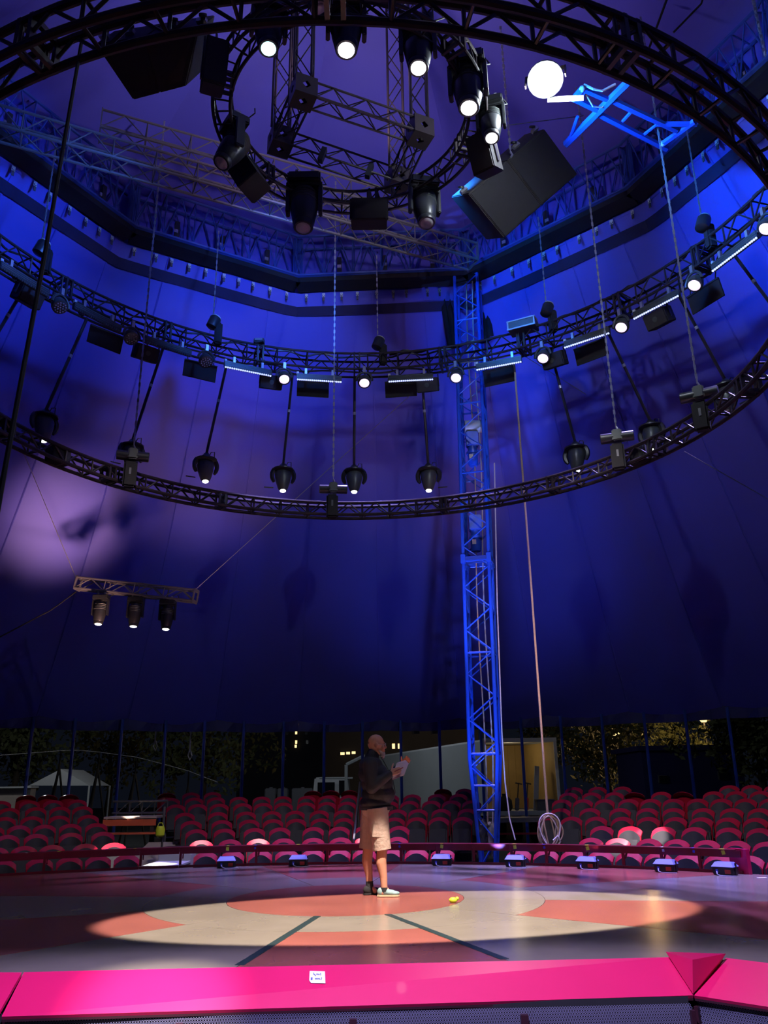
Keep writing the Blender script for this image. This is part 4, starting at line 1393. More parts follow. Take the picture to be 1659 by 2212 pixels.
# chain hoists
def chain_mesh(parent, a, b, w=0.05):
    g = MB()
    a, b = Vector(a), Vector(b)
    n = int((b - a).length / 0.075)
    for i in range(n):
        c = a.lerp(b, (i + 0.5) / n)
        g.box(c, (w, w * 0.35, 0.085) if i % 2 else (w * 0.35, w, 0.085))
    o = g.build('chain', 'chain', parent)
    o['kind'] = 'stuff'
    return o


def hoist(p, yaw, label, style, ztop, group=None, cw=0.035):
    t = thing('chain_hoist', label, 'hoist', p, group=group)
    Y4 = Matrix.Translation(p) @ Matrix.Rotation(yaw, 4, 'Z')
    Y3 = Y4.to_3x3()
    if style == 'ring':
        MB().lathe([(0.07, -0.27), (0.085, -0.26), (0.085, 0.26), (0.07, 0.27)], 14, Y4 @ Matrix.Rotation(PI / 2, 4, 'Y')).build('motor', 'blackplastic', t, smooth=True)
        MB().box(Y4 @ Vector((0, 0, 0.02)), (0.16, 0.2, 0.2), Y3).build('gearbox', 'ledbody', t, bevel=0.02)
        MB().box(Y4 @ Vector((-0.02, 0.02, -0.34)), (0.22, 0.16, 0.46), Y3).build('chain_bag', 'blackmatte', t, bevel=0.03)
        MB().box(Y4 @ Vector((-0.02, -0.065, -0.3)), (0.035, 0.01, 0.12), Y3).build('label_plate', 'seatstand', t)
    else:
        MB().lathe([(0.09, -0.10), (0.12, -0.08), (0.12, 0.14), (0.10, 0.17)], 14, Y4 @ Matrix.Rotation(0.35, 4, 'Y')).build('motor', 'blackplastic', t, smooth=True)
        MB().lathe([(0.06, 0.165), (0.105, 0.168), (0.10, 0.19), (0.05, 0.20)], 14, Y4 @ Matrix.Rotation(0.35, 4, 'Y')).build('end_cap', 'drum', t, smooth=True)
        MB().box(Y4 @ Vector((0.12, 0.02, -0.22)), (0.16, 0.16, 0.5), Y3).build('chain_bag', 'blackmatte', t, bevel=0.03)
    MB().tube([Y4 @ Vector((0, 0, 0.1)), Y4 @ Vector((0.02, 0, 0.16)), Y4 @ Vector((0, 0, 0.2))], 0.018, 6).build('hook', 'alu', t)
    chain_mesh(t, Vector(p) + Vector((0, 0, 0.2)), (p[0], p[1], ztop), cw)
    return t


for x, y, yaw, lab in ((287, 985, 0.3, 'chain hoist with long bag hanging on the lower ring below a pole lamp'), (720, 1057, 0.1, 'chain hoist standing on the far middle of the lower ring'), (1333, 945, -0.3, 'chain hoist with black motor right of the mast on the lower ring'), (1510, 853, -0.5, 'chain hoist farthest right on the lower ring beside an unlit pole lamp')):
    p = atz(x, y, ZA + 0.42)
    hoist(p, yaw, lab, 'ring', 13.9 if x < 1000 else 14.1)
for x, y, lab in ((88, 540, 'hooded chain hoist on the upper ring behind the black rope'), (460, 700, 'chain hoist on the upper ring above an unlit wash light'), (816, 745, 'chain hoist on the far middle of the upper ring'), (1181, 672, 'chain hoist with pale cap beside the silver-edged box'), (1518, 486, 'chain hoist with pale cap near the brightest canvas')):
    p = atz(x, y, ZBB + 0.62)
    hoist(p, 0.2, lab, 'up', ZB + 0.1, cw=0.03)
# chain of the right speaker
t = thing('speaker_chain', 'steel lifting chain holding the big right loudspeaker', 'chain', tp)
chain_mesh(t, tp + Vector((0, 0, 0.1)), tp + Vector((0, 0, 3.0)), 0.04)
MB().tube([tp + Vector((0, 0, 0.0)), tp + Vector((0.03, 0, 0.05)), tp + Vector((0, 0, 0.12))], 0.02, 6).build('hook', 'alu', t)

# cases on the upper ring
p = atz(1130, 706, ZBB + 0.45)
t = thing('equipment_case', 'silver-edged grey equipment case lying on the upper ring', 'case', p)
R3 = Matrix.Rotation(-0.45, 3, 'Z')
MB().box(p, (0.58, 0.34, 0.2), R3).build('body', 'ledbody', t, bevel=0.01)
g = MB()
for sz in (-1, 1):
    g.box(p + R3 @ Vector((0, -0.172, sz * 0.09)), (0.6, 0.02, 0.03), R3)
for sx in (-1, 1):
    g.box(p + R3 @ Vector((sx * 0.28, -0.172, 0)), (0.03, 0.02, 0.2), R3)
g.build('edge_trim', 'alu', t)
MB().box(p + R3 @ Vector((0.1, 0.02, 0.13)), (0.36, 0.25, 0.06), R3 @ Matrix.Rotation(0.2, 3, 'X')).build('cable_pack', 'rope_white', t)
p = atz(560, 738, ZBB + 0.46)
t = thing('junction_box', 'small grey junction box on top of the upper ring', 'box', p)
MB().box(p, (0.22, 0.14, 0.1), Matrix.Rotation(-0.1, 3, 'Z')).build('body', 'ledbody', t, bevel=0.01)
MB().box(p + Vector((0, -0.075, 0.02)), (0.16, 0.01, 0.05)).build('socket_strip', 'alu', t)
# cable looms strapped along the upper ring
for k, (r, z, a0, a1) in enumerate(((RB + 0.05, ZBB + 0.40, 0.15, 1.5), (RB + 0.2, ZBB + 0.42, 1.3, 3.0), (RB + 0.3, ZBB + 0.08, 0.2, 2.9))):
    pts = []
    for i in range(90):
        a = a0 + (a1 - a0) * i / 89
        pts.append((CB[0] + (r + 0.03 * math.sin(i * 1.3 + k)) * math.cos(a), CB[1] + (r + 0.03 * math.sin(i * 1.3 + k)) * math.sin(a), z + 0.035 * math.sin(i * 0.9 + k)))
    tag(MB().tube(pts, 0.022, 5).build('cable_loom', 'blackplastic', smooth=True), ['black cable loom along the top of the upper ring past the mast', 'black cable loom along the top of the upper ring past the man\'s side', 'black cable loom inside the lower chords of the upper ring'][k], 'cable')
# electrics boxes inside the lower ring
for x, y in ((125, 985), (1385, 985)):
    p = atz(x, y, ZA + 0.12)
    t = thing('ring_box', 'black box bolted inside the lower ring truss ' + ('near the black rope' if x < 500 else 'below the pole lamp'), 'box', p)
    yaw = facing(p, Vector((*CA, 0))) + PI / 2
    MB().box((0, 0, 0), (0.34, 0.2, 0.26), Matrix.Rotation(yaw, 3, 'Z')).build('housing', 'blackmatte', t, False, bevel=0.01)
    MB().box(Matrix.Rotation(yaw, 3, 'Z') @ Vector((0.1, -0.11, 0)), (0.1, 0.02, 0.24), Matrix.Rotation(yaw, 3, 'Z')).build('cover', 'ledbody', t, False)

# low light bar at the left with three heads
q0, q1 = atd(166, 1272, 17.2), atd(420, 1300, 16.9)
lb = box_truss('light_bar_truss', 'short dark truss bar carrying three spotlights in front of the canvas', 'truss', q0, q1, 0.24, 0.24, 8, 0.022, 0.012, 'greyalu')
bar_lamps = []
for x, y, lab in ((212, 1348, 'spotlight on the short truss bar next to the hanging cable end'), (288, 1353, 'spotlight in the middle of the short truss bar'), (358, 1359, 'spotlight on the short truss bar at the long guy wire end')):
    d = 17.0
    tt, e = moving_head(atd(x, y, d), (0, -0.12, -1), 0.78, 'lens_warm', lab)
    bar_lamps.append(e)

# ------------------------------------------------------------------ ropes, wires
def line(name, pts, r, m, label, cat, n=6):
    o = MB().tube(pts, r, n).build(name, m, smooth=True)
    return tag(o, label, cat)


line('black_rope', [atd(185, 40, 4.6), atd(140, 300, 4.2), atd(95, 560, 3.9), atd(50, 800, 3.7), atd(4, 1050, 3.5), atd(-40, 1300, 3.3)], 0.013, 'rope_black', 'thick black rope slanting down past the left side', 'rope')
rb = atd(1183, 1762, 15.15)
rt = thing('hanging_rope', 'beige rope hanging from the upper ring with a coil at its end', 'rope', rb)
MB().tube([(rb.x, rb.y, 9.7), (rb.x + 0.01, rb.y, 5), (rb.x, rb.y, rb.z)], 0.02, 6).build('strand', 'rope_beige', rt, smooth=True)
rnd = random.Random(5)
for k in range(7):
    cx, cz = rb.x + rnd.uniform(-.03, .04), rb.z - 0.25 + rnd.uniform(-.02, .02)
    rx, rz = 0.15 + rnd.uniform(-.035, .04), 0.25 + rnd.uniform(-.02, .03)
    pts = [(cx + rx * math.cos(a) + 0.03 * math.sin(2 * a + k), rb.y - 0.05 + 0.012 * k + 0.02 * math.sin(a + k), cz + rz * math.sin(a)) for a in [2 * PI * i / 28 for i in range(29)]]
    MB().tube(pts, 0.014, 5).build('coil', 'rope_beige' if k % 3 else 'rope_white', rt, smooth=True)
MB().tube([(rb.x + 0.05, rb.y - 0.08, rb.z - 0.40), (rb.x + 0.13, rb.y - 0.09, rb.z - 0.33), (rb.x + 0.17, rb.y - 0.08, rb.z - 0.42), (rb.x + 0.12, rb.y - 0.08, rb.z - 0.50), (rb.x + 0.02, rb.y - 0.07, rb.z - 0.47)], 0.018, 6).build('knot', 'rope_white', rt, smooth=True)
line('mast_line', [atd(1068, 1000, 15.95), atd(1074, 1300, 15.95), atd(1084, 1580, 15.95), atd(1091, 1690, 15.9), atd(1101, 1770, 15.8), atd(1113, 1814, 15.7)], 0.013, 'rope_white', 'pale loose line hanging down beside the blue mast', 'rope')
qa, qb = atd(165, 1250, 17.2), atd(424, 1272, 16.9)
line('guy_wire', [qa, atcanvas(50, 975, 0.15)], 0.008, 'wire', 'thin steel guy wire from the near end of the short truss bar up the canvas', 'wire')
line('guy_wire', [qb, qb.lerp(atcanvas(885, 855, 0.15), 0.5), atcanvas(885, 855, 0.15)], 0.008, 'wire', 'long thin guy wire from the short truss bar up behind the lower ring', 'wire')
line('bar_cable', [atd(165, 1278, 17.2), atd(110, 1318, 16.5), atd(0, 1376, 15.5), atd(-80, 1420, 15.0)], 0.014, 'rope_black', 'slack black cable leaving the short truss bar', 'cable')
line('guy_wire', [atz(1478, 975, ZA - 0.02), atcanvas(1670, 1084, 0.15)], 0.007, 'wire', 'thin guy wire running out from the lower ring beyond the mast', 'wire')
line('guy_wire', [atd(1118, 760, 15.3), atcanvas(1266, 852, 0.15)], 0.007, 'wire', 'short thin guy wire behind the lit bar right of the mast', 'wire')
line('thin_line', [atd(1085, 272, 11), atd(1260, 250, 12)], 0.01, 'wire', 'thin horizontal line between small ring and blue lifting frame', 'wire')
line('slack_rope', [atz(1400, 110, 13.2), atz(1440, 0, 13.6), atz(1450, -60, 13.8)], 0.02, 'rope_black', 'dark rope rising to the cap above the near ring truss', 'rope')
line('slack_rope', [atz(1455, 70, 13.0), atz(1515, 8, 13.4), atz(1530, -40, 13.6)], 0.016, 'rope_black', 'knotted dark rope slanting up to the tent cap', 'rope')
p = atz(1640, 60, 13.0)
t = thing('cap_chain', 'hanging steel chain at the edge of the cupola by the near ring', 'chain', p)
chain_mesh(t, p + Vector((0, 0, -0.6)), p + Vector((0, 0, 0.9)), 0.05)

# ------------------------------------------------------------------ outside, seen below the eave
# box trailer with open end
fz = 0.48
A = atd(1052, 1755, 25.0); B = atd(1210, 1755, 25.0)
A.z = B.z = fz
far0 = atd(792, 1640, 39.5)
ln = Vector((far0.x - A.x, far0.y - A.y, 0))
hT = atd(1150, 1600, 25.0).z - fz
tr = thing('box_trailer', 'long white box trailer with open end and plywood lining', 'trailer', (A + B) / 2 + Vector((0, 0, GZ - fz)))


def slab(name, m, p, u, v, w, th, parent):
    """parallelogram board p + u + v with thickness th along w"""
    w = Vector(w).normalized() * th
    q = [p, p + u, p + u + v, p + v]
    return MB().add(q + [x + w for x in q], [(3, 2, 1, 0), (4, 5, 6, 7), (0, 1, 5, 4), (1, 2, 6, 5), (2, 3, 7, 6), (3, 0, 4, 7)]).build(name, m, parent)


hv = Vector((0, 0, hT))
wd_ = B - A
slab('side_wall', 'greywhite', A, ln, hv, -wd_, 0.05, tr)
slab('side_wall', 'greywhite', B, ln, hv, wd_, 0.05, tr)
slab('roof', 'white', A + hv, wd_, ln, (0, 0, 1), 0.06, tr)
slab('floor_board', 'greywhite', A, wd_, ln, (0, 0, -1), 0.12, tr)
nb = 9
for k in range(nb):      # plywood boards across the inside
    p = A + Vector((0, 0, 0.02)) + ln.normalized() * 2.4 + wd_ * (k / nb)
    slab('lining_board', 'plywood', p, wd_ * (0.97 / nb), hv * 0.98, ln, 0.02, tr)
slab('lining_board', 'plywood', B - wd_.normalized() * 0.03 + Vector((0, 0, 0.02)), ln.normalized() * 2.4, hv * 0.97, -wd_, 0.015, tr)
for p, hh in ((A, 1), (B, 1)):
    MB().box(p + hv / 2, (0.09, 0.09, hT)).build('door_post', 'white', tr)
MB().box((A + B) / 2 + hv + Vector((0, 0, 0.02)), (wd_.length + 0.1, 0.1, 0.12)).build('door_header', 'white', tr)
for k in range(3):
    c = A + wd_ * 0.5 + ln.normalized() * (1.2 + 1.3 * k)
    for s in (-1, 1):
        MB().lathe([(0.3, -0.12), (0.42, -0.10), (0.42, 0.10), (0.3, 0.12)], 16, Matrix.Translation((c.x + s * 0.8, c.y, GZ + 0.42)) @ Matrix.Rotation(PI / 2, 4, 'Y')).build('wheel', 'tyre', tr, smooth=True)
# tools standing in the open end
for x, y, col, lab in ((1138, 1720, 'redbox', 'red tool with long handle leaning in the trailer'), (1118, 1715, 'seatstand', 'dark tool with bent handle leaning in the trailer')):
    b = atd(x, 1752, 25.5); b.z = fz
    t = thing('hand_tool', lab, 'tool', b)
    MB().box((0, 0, 0.18), (0.12, 0.1, 0.36), Matrix.Rotation(0.1, 3, 'Y')).build('body', col, t, False, bevel=0.02)
    bar('handle', b + Vector((0.02, 0, 0.3)), b + Vector((0.1, 0.1, 0.78)), 0.018, 'black', t)
    bar('grip', b + Vector((0.0, 0.1, 0.78)), b + Vector((0.2, 0.1, 0.74)), 0.02, 'black', t)
b = atd(1158, 1752, 25.3); b.z = fz
tag(MB().box(b + Vector((0.07, 0.1, 0.62)), (0.14, 0.05, 1.26), Matrix.Rotation(0.1, 3, 'Y')).build('leaning_plank', 'greywhite'), 'grey plank leaning upright inside the open trailer', 'plank')
b = atd(1092, 1748, 25.3); b.z = fz
t = thing('black_sack', 'rounded black sack on the trailer floor beside the mast', 'sack', b)
MB().lathe([(0.16, 0.0), (0.22, 0.1), (0.2, 0.3), (0.08, 0.42)], 12).build('body', 'blackmatte', t, False, smooth=True)
MB().lathe([(0.07, 0.42), (0.09, 0.48)], 10).build('tied_neck', 'blackmatte', t, False, smooth=True)
b = atd(1178, 1752, 25.2); b.z = fz
t = thing('grey_crate', 'grey crate on the trailer floor behind the rope coil', 'crate', b)
MB().box((0, 0, 0.14), (0.5, 0.3, 0.28)).build('body', 'seatstand', t, False, bevel=0.015)
MB().box((0, 0, 0.30), (0.54, 0.34, 0.03)).build('lid', 'greyalu', t, False)
# low bench/ramp in front of the trailer between mast and seats
b0, b1 = atd(1086, 1772, 20.5), atd(1185, 1772, 20.5)
t = thing('loading_bench', 'dark loading platform in front of the trailer', 'platform', ((b0.x + b1.x) / 2, 20.5, GZ))
MB().box(((b0.x + b1.x) / 2, 20.9, b0.z), (b1.x - b0.x + 0.6, 0.9, 0.1)).build('top', 'seatstand', t)
MB().box(((b0.x + b1.x) / 2, 20.5, b0.z - 0.3), (b1.x - b0.x + 0.6, 0.06, 0.04)).build('cross_rail', 'darkred', t)
for x in (b0.x - 0.2, b1.x + 0.2):
    MB().box((x, 20.6, (b0.z + GZ) / 2), (0.08, 0.08, b0.z - GZ)).build('leg', 'tier', t)

# white truck
tc = atd(722, 1700, 38)
t = thing('white_truck', 'white truck cab parked behind the seats left of the man', 'truck', (tc.x, 38, GZ))
zr = atd(722, 1679, 38).z - GZ
MB().box((-0.1, 0, 0.75), (1.75, 4.2, 0.75)).build('body', 'white', t, False, bevel=0.08)
MB().box((-0.1, 0.2, (zr + 1.1) / 2), (1.62, 1.9, zr - 1.1), None, 0.9).build('cab', 'white', t, False, bevel=0.06)
MB().box((-0.3, -0.82, (zr + 1.08) / 2 - 0.02), (0.75, 0.08, (zr - 1.1) * 0.62)).build('windscreen', 'glass_dark', t, False)
MB().box((0.42, -0.82, (zr + 1.08) / 2 + 0.05), (0.32, 0.08, (zr - 1.1) * 0.62)).build('side_window', 'glass_dark', t, False)
for sx in (-1, 1):
    for y in (-1.4, 1.4):
        MB().lathe([(0.2, -0.1), (0.36, -0.09), (0.36, 0.09), (0.2, 0.1)], 14, Matrix.Translation((sx * 0.85 - 0.1, y, 0.36)) @ Matrix.Rotation(PI / 2, 4, 'Y')).build('wheel', 'tyre', t, False, smooth=True)
MB().box((-0.75, -0.9, 1.3), (0.1, 0.06, 0.22)).build('mirror', 'blackplastic', t, False)
# light grey gantry by the truck
b = atd(748, 1700, 34)
t = thing('gantry_frame', 'pale grey angled frame standing between truck and man', 'frame', (b.x, 34, GZ))
zt_ = atd(748, 1652, 34)
bar('upright', (b.x, 34, GZ), zt_, 0.07, 'greywhite', t)
bar('slanted_beam', zt_, atd(788, 1632, 34), 0.07, 'greywhite', t)
bar('cross_rail', atd(690, 1681, 34), atd(762, 1681, 34), 0.04, 'greywhite', t)
# concrete blocks left of the truck
for x0, x1 in ((574, 597), (601, 622), (632, 676)):
    a_, b_ = atd(x0, 1703, 32), atd(x1, 1703, 32)
    t = thing('concrete_block', {574: 'dim concrete barrier block standing farthest from the truck', 601: 'dim concrete barrier block between the two others', 632: 'wide dim concrete barrier block next to the truck'}[x0], 'barrier', ((a_.x + b_.x) / 2, 32, GZ), group='concrete barrier blocks')
    MB().box((0, 0, (a_.z - GZ) / 2), (b_.x - a_.x, 0.5, a_.z - GZ)).build('block', 'building', t, False, bevel=0.03)
    MB().box((0, 0, a_.z - GZ + 0.02), (0.12, 0.06, 0.05)).build('lifting_eye', 'greyalu', t, False)

# small white marquee at the left
a_, b_ = atd(62, 1697, 34), atd(193, 1697, 34)
ap = atd(132, 1661, 34)
mq = thing('white_marquee', 'small white gabled marquee beyond the left seats', 'marquee', ((a_.x + b_.x) / 2, 34, GZ))
for dy_ in (0, 2.5):
    MB().add([(a_.x, 34 + dy_, a_.z), (b_.x, 34 + dy_, b_.z), (ap.x, 34 + dy_, ap.z), (a_.x, 34.02 + dy_, a_.z), (b_.x, 34.02 + dy_, b_.z), (ap.x, 34.02 + dy_, ap.z)], [(0, 1, 2), (5, 4, 3), (0, 3, 4, 1), (1, 4, 5, 2), (2, 5, 3, 0)]).build('gable', 'white', mq)
for e in (a_, b_):
    MB().add([(e.x, 34, e.z), (ap.x, 34, ap.z), (ap.x, 36.5, ap.z), (e.x, 36.5, e.z)], [(0, 1, 2, 3)]).build('roof_slope', 'white', mq)
    for dy_ in (0, 2.5):
        bar('pole', (e.x, 34 + dy_, GZ), (e.x, 34 + dy_, e.z), 0.04, 'white', mq)
p0_ = atd(0, 1704, 33)
t = thing('lit_counter', 'pale lit counter front beside the marquee', 'counter', (p0_.x, 33, GZ))
MB().box((0.2, 0, 0.9), (2.2, 0.5, 1.8)).build('front', 'step', t, False)
MB().box((0.2, -0.1, 1.82), (2.4, 0.7, 0.06)).build('top', 'white', t, False)
# tripods carrying an overhead cable
tops = []
for x, y in ((132, 1622), (215, 1625), (295, 1636), (408, 1666)):
    d = 27.0
    tp_ = atd(x, y, d)
    tops.append(tp_)
    t = thing('cable_tripod', 'dark wooden tripod under the overhead cable, ' + ORD[len(tops) - 1] + ' beyond the marquee', 'tripod', (tp_.x, d, GZ), group='tripods under the overhead cable')
    for k in range(3):
        a = 0.5 + k * 2 * PI / 3
        bar('leg', (tp_.x + 0.5 * math.cos(a), d + 0.5 * math.sin(a), GZ), (tp_.x, d, tp_.z - 0.5), 0.035, 'bark', t)
    bar('top_post', (tp_.x, d, tp_.z - 0.6), tp_, 0.03, 'bark', t)
line('overhead_cable', [atd(-60, 1637, 27), atd(0, 1632, 27)] + tops[:1] + [atd(170, 1621, 27)] + tops[1:3] + [atd(350, 1650, 27), tops[3], atd(470, 1690, 27)], 0.013, 'rope_white', 'sagging pale cable carried over the dark tripods', 'cable')
for x, y0, y1 in ((335, 1580, 1622), (410, 1590, 1642)):
    pts = [atcyl(x + 4, 1546, *CC, EAVE_R - 0.1), atd(x + 2, y0, 23.2), atd(x, y1 - 22, 23.2), atd(x - 4, y1 - 10, 23.2), atd(x, y1, 23.2), atd(x + 4, y1 - 10, 23.2), atd(x + 1, y1 - 22, 23.2)]
    line('rope_loop', pts, 0.02, 'rope_white', 'dim rope with a loop hanging from the eave ' + ('over the tall red turned seat' if x < 400 else 'between two side poles'), 'rope')

# dim buildings
def building(name, label, x0, x1, ytop, d, depth, wins, m='building'):
    a, b = atd(x0, ytop, d), atd(x1, ytop, d)
    t = thing(name, label, 'building', ((a.x + b.x) / 2, d, GZ))
    h = a.z - GZ
    MB().box((0, depth / 2, h / 2), (b.x - a.x, depth, h)).build('wall', m, t, False)
    MB().box((0, depth / 2, h + 0.1), (b.x - a.x + 0.4, depth + 0.4, 0.2)).build('roof', m, t, False)
    for x, y, w, hh, lit in wins:
        c = atd(x, y, d)
        s = d / 1740 * 1.0
        f = MB().box((c.x - (a.x + b.x) / 2, -0.03, c.z - GZ), (w * s, 0.1, hh * s)).build('window_frame', 'seatstand', t, False)
        MB().box((c.x - (a.x + b.x) / 2, -0.09, c.z - GZ), (w * s * 0.84, 0.04, hh * s * 0.84)).build('pane', 'window_lit' if lit else 'window_dark', f, False)
    return t


building('apartment_block', 'tall dim apartment block with a few lit windows', 520, 700, 1490, 75, 12,
         [(647, 1565, 8, 7, 1), (659, 1565, 8, 7, 1), (622, 1565, 8, 7, 0), (640, 1583, 5, 7, 1), (640, 1603, 5, 8, 1), (639, 1612, 5, 7, 1), (620, 1583, 6, 8, 0), (662, 1583, 6, 8, 0), (664, 1603, 6, 8, 0), (575, 1563, 6, 6, 1), (555, 1563, 6, 6, 1)])
building('low_hall', 'wide low hall with a strip of faintly lit windows', 700, 1030, 1530, 62, 10,
         [(740, 1628, 10, 6, 1), (752, 1627, 9, 6, 1), (764, 1626, 9, 6, 1), (850, 1612, 7, 12, 1), (862, 1612, 6, 12, 1), (900, 1580, 14, 12, 0), (940, 1580, 14, 12, 0)])
building('site_cabin', 'dark blue site cabin with two dim windows behind the right seats', 1385, 1600, 1622, 36, 4,
         [(1431, 1683, 18, 15, 0), (1561, 1675, 20, 16, 0), (1322, 1690, 0.1, 0.1, 0)][:2], 'canvas_dark')

# trees
def tree(x, ytop, ybot, d, wpx, label, seed, n=1500):
    r = random.Random(seed)
    c = atd(x, (ytop + ybot) / 2, d)
    base = Vector((c.x, d, GZ))
    hz = (atd(x, ytop, d).z - atd(x, ybot, d).z) / 2
    hx = wpx * d / 1740 / 2
    t = thing('tree', label, 'tree', base, group=None)
    pts = [(0, 0, 0), (0.1, 0, c.z * 0.4), (r.uniform(-.3, .3), 0, c.z - GZ)]
    MB().tube(pts, [0.22, 0.17, 0.08], 8).build('trunk', 'bark', t, False, smooth=True)
    for k in range(5):
        a = k * 1.26 + r.random()
        s = Vector((0, 0, (c.z - GZ) * r.uniform(0.5, 0.9)))
        bar('branch', base + s, base + s + Vector((hx * 0.6 * math.cos(a), hx * 0.6 * math.sin(a), hz * 0.5)), 0.05, 'bark', t)
    g = MB()
    cl = [(Vector((r.gauss(0, .5) * hx, r.gauss(0, .4) * hx, c.z - GZ + r.gauss(0, .5) * hz)), r.uniform(0.25, 0.5) * min(hx, hz)) for _ in range(26)]
    for _ in range(n):
        cc, rr = r.choice(cl)
        v = Vector((r.gauss(0, 1), r.gauss(0, 1), r.gauss(0, 1))).normalized()
        p = cc + v * rr * r.uniform(0.6, 1.05)
        s = r.uniform(0.10, 0.22)
        u = Vector((r.gauss(0, 1), r.gauss(0, 1), r.gauss(0, 1))).normalized() * s
        w = u.orthogonal().normalized() * s * 0.5
        g.add([p - u, p + w, p + u, p - w], [(0, 1, 2, 3)])
    g.build('leaves', 'leaf', t, False)['kind'] = 'stuff'
    return t


tl = [(40, 1500, 1680, 41, 250, 'dark leafy tree behind the small white marquee'), (245, 1490, 1690, 52, 270, 'dark leafy tree behind the cable tripods'), (440, 1490, 1690, 42, 260, 'dark leafy tree above the middle seat block'),
      (1190, 1520, 1640, 62, 150, 'dim tree behind the trailer roof'), (1300, 1500, 1680, 44, 210, 'leafy tree touched by warm lamp light past the trailer'), (1440, 1490, 1660, 53, 230, 'leafy tree rising behind the dark site cabin'), (1625, 1480, 1690, 31.5, 200, 'leafy tree beyond the last seats by the cabin')]
for i, (x, y0, y1, d, w, lab) in enumerate(tl):
    tree(x, y0, y1, d, w, lab, 20 + i, 2600)
for x, y, d, lab in ((1520, 1556, 52, 'street lamp glowing behind the trees over the cabin'), (1330, 1585, 50, 'street lamp glowing behind the tree past the trailer')):
    p = atd(x, y, d)
    t = thing('street_lamp', lab, 'street lamp', (p.x, d, GZ))
    bar('post', (p.x, d, GZ), (p.x, d, p.z + 0.2), 0.07, 'greyalu', t)
    MB().lathe([(0.14, -0.12), (0.24, 0.0), (0.2, 0.14), (0.06, 0.2)], 12).build('lantern', 'window_lit', t, False, smooth=True).location = (0, 0, p.z - GZ)
    point('street_lamp_bulb', p + Vector((0, -3.5, 0.6)), 480, (1.0, 0.62, 0.25), 0.3)

# ------------------------------------------------------------------ the man with the papers
def organic(name, g, m, parent, vox=0.007, smooth=6):
    o = bpy.data.objects.new('tmp', g.mesh('tmp', m))
    COL.objects.link(o)
    r = o.modifiers.new('r', 'REMESH'); r.mode = 'VOXEL'; r.voxel_size = vox
    s = o.modifiers.new('s', 'SMOOTH'); s.iterations = smooth; s.factor = 0.5
    bpy.context.view_layer.update()
    dg = bpy.context.evaluated_depsgraph_get()
    me = bpy.data.meshes.new_from_object(o.evaluated_get(dg))
    bpy.data.objects.remove(o)
    me.name = name
    if not me.materials:
        me.materials.append(M[m])
    me.polygons.foreach_set('use_smooth', [True] * len(me.polygons))
    n = bpy.data.objects.new(name, me)
    COL.objects.link(n)
    if parent is not None:
        n.parent = parent
    return n


def limb(g, pts, rad, n=14):
    """tapered limb through pts with a ball at every joint"""
    for i in range(len(pts) - 1):
        g.tube([pts[i], pts[i + 1]], [rad[i], rad[i + 1]], n)
    for p, r in zip(pts, rad):
        g.sphere(p, r * 0.995, n, 9)


man_loc = atz(815, 1935, 0.0)
body = MB()
V = Vector
# local frame: +x is the way he faces (image right), -y is toward the camera
# torso core (kept inside the clothes)
for p, r in (((-0.02, 0, 0.98), (0.15, 0.17, 0.13)), ((0.02, 0, 1.14), (0.17, 0.17, 0.16)), ((-0.03, 0, 1.32), (0.14, 0.18, 0.16)), ((-0.06, 0, 1.46), (0.11, 0.18, 0.10))):
    body.sphere(p, r, 18, 12)
limb(body, [V((-0.06, 0, 1.50)), V((-0.02, 0, 1.62))], [0.075, 0.066])
# head
hc = V((0.012, 0, 1.70))
body.sphere(hc + V((-0.012, 0, 0.02)), (0.102, 0.078, 0.108), 20, 14)
body.sphere(hc + V((0.028, 0, -0.055)), (0.068, 0.060, 0.068), 16, 12)
body.sphere(hc + V((0.062, 0, -0.100)), (0.034, 0.036, 0.026), 12, 8)
body.tube([hc + V((0.083, 0, 0.012)), hc + V((0.112, 0, -0.032))], [0.009, 0.017], 8)
body.sphere(hc + V((0.106, 0, -0.034)), (0.016, 0.018, 0.013), 8, 6)
body.sphere(hc + V((0.080, 0, 0.026)), (0.020, 0.050, 0.012), 10, 6)
for s in (-1, 1):
    body.sphere(hc + V((-0.008, s * 0.082, -0.008)), (0.022, 0.012, 0.034), 10, 8)
    body.sphere(hc + V((0.070, s * 0.038, -0.03)), (0.026, 0.022, 0.024), 10, 7)
body.sphere(hc + V((0.092, 0, -0.066)), (0.014, 0.024, 0.007), 8, 6)
body.sphere(hc + V((0.090, 0, -0.080)), (0.013, 0.022, 0.007), 8, 6)
# legs: right one (near the camera) forward, left one behind
RH_, RK, RAk = V((0.0, -0.10, 0.92)), V((0.055, -0.115, 0.50)), V((0.075, -0.12, 0.09))
LH, LK, LA = V((-0.05, 0.10, 0.92)), V((-0.10, 0.10, 0.50)), V((-0.085, 0.11, 0.09))
for Hh, K, A_ in ((RH_, RK, RAk), (LH, LK, LA)):
    limb(body, [Hh, Hh.lerp(K, 0.5), K], [0.105, 0.09, 0.064])
    cm = K.lerp(A_, 0.32) + V((-0.018, 0, 0))
    limb(body, [K, cm, K.lerp(A_, 0.7), A_], [0.062, 0.063, 0.044, 0.038])
    limb(body, [A_, A_ + V((0.06, 0, -0.05))], [0.038, 0.03])
    body.sphere(A_ + V((-0.02, 0, -0.04)), 0.04, 10, 8)
# arms
RS, RE, RW = V((-0.08, -0.20, 1.46)), V((-0.07, -0.27, 1.20)), V((0.155, -0.22, 1.36))
LS, LE, LW = V((-0.05, 0.20, 1.46)), V((0.06, 0.27, 1.24)), V((0.335, 0.10, 1.455))
limb(body, [RS, RE, RW], [0.06, 0.044, 0.028])
limb(body, [LS, LE, LW], [0.06, 0.044, 0.028])


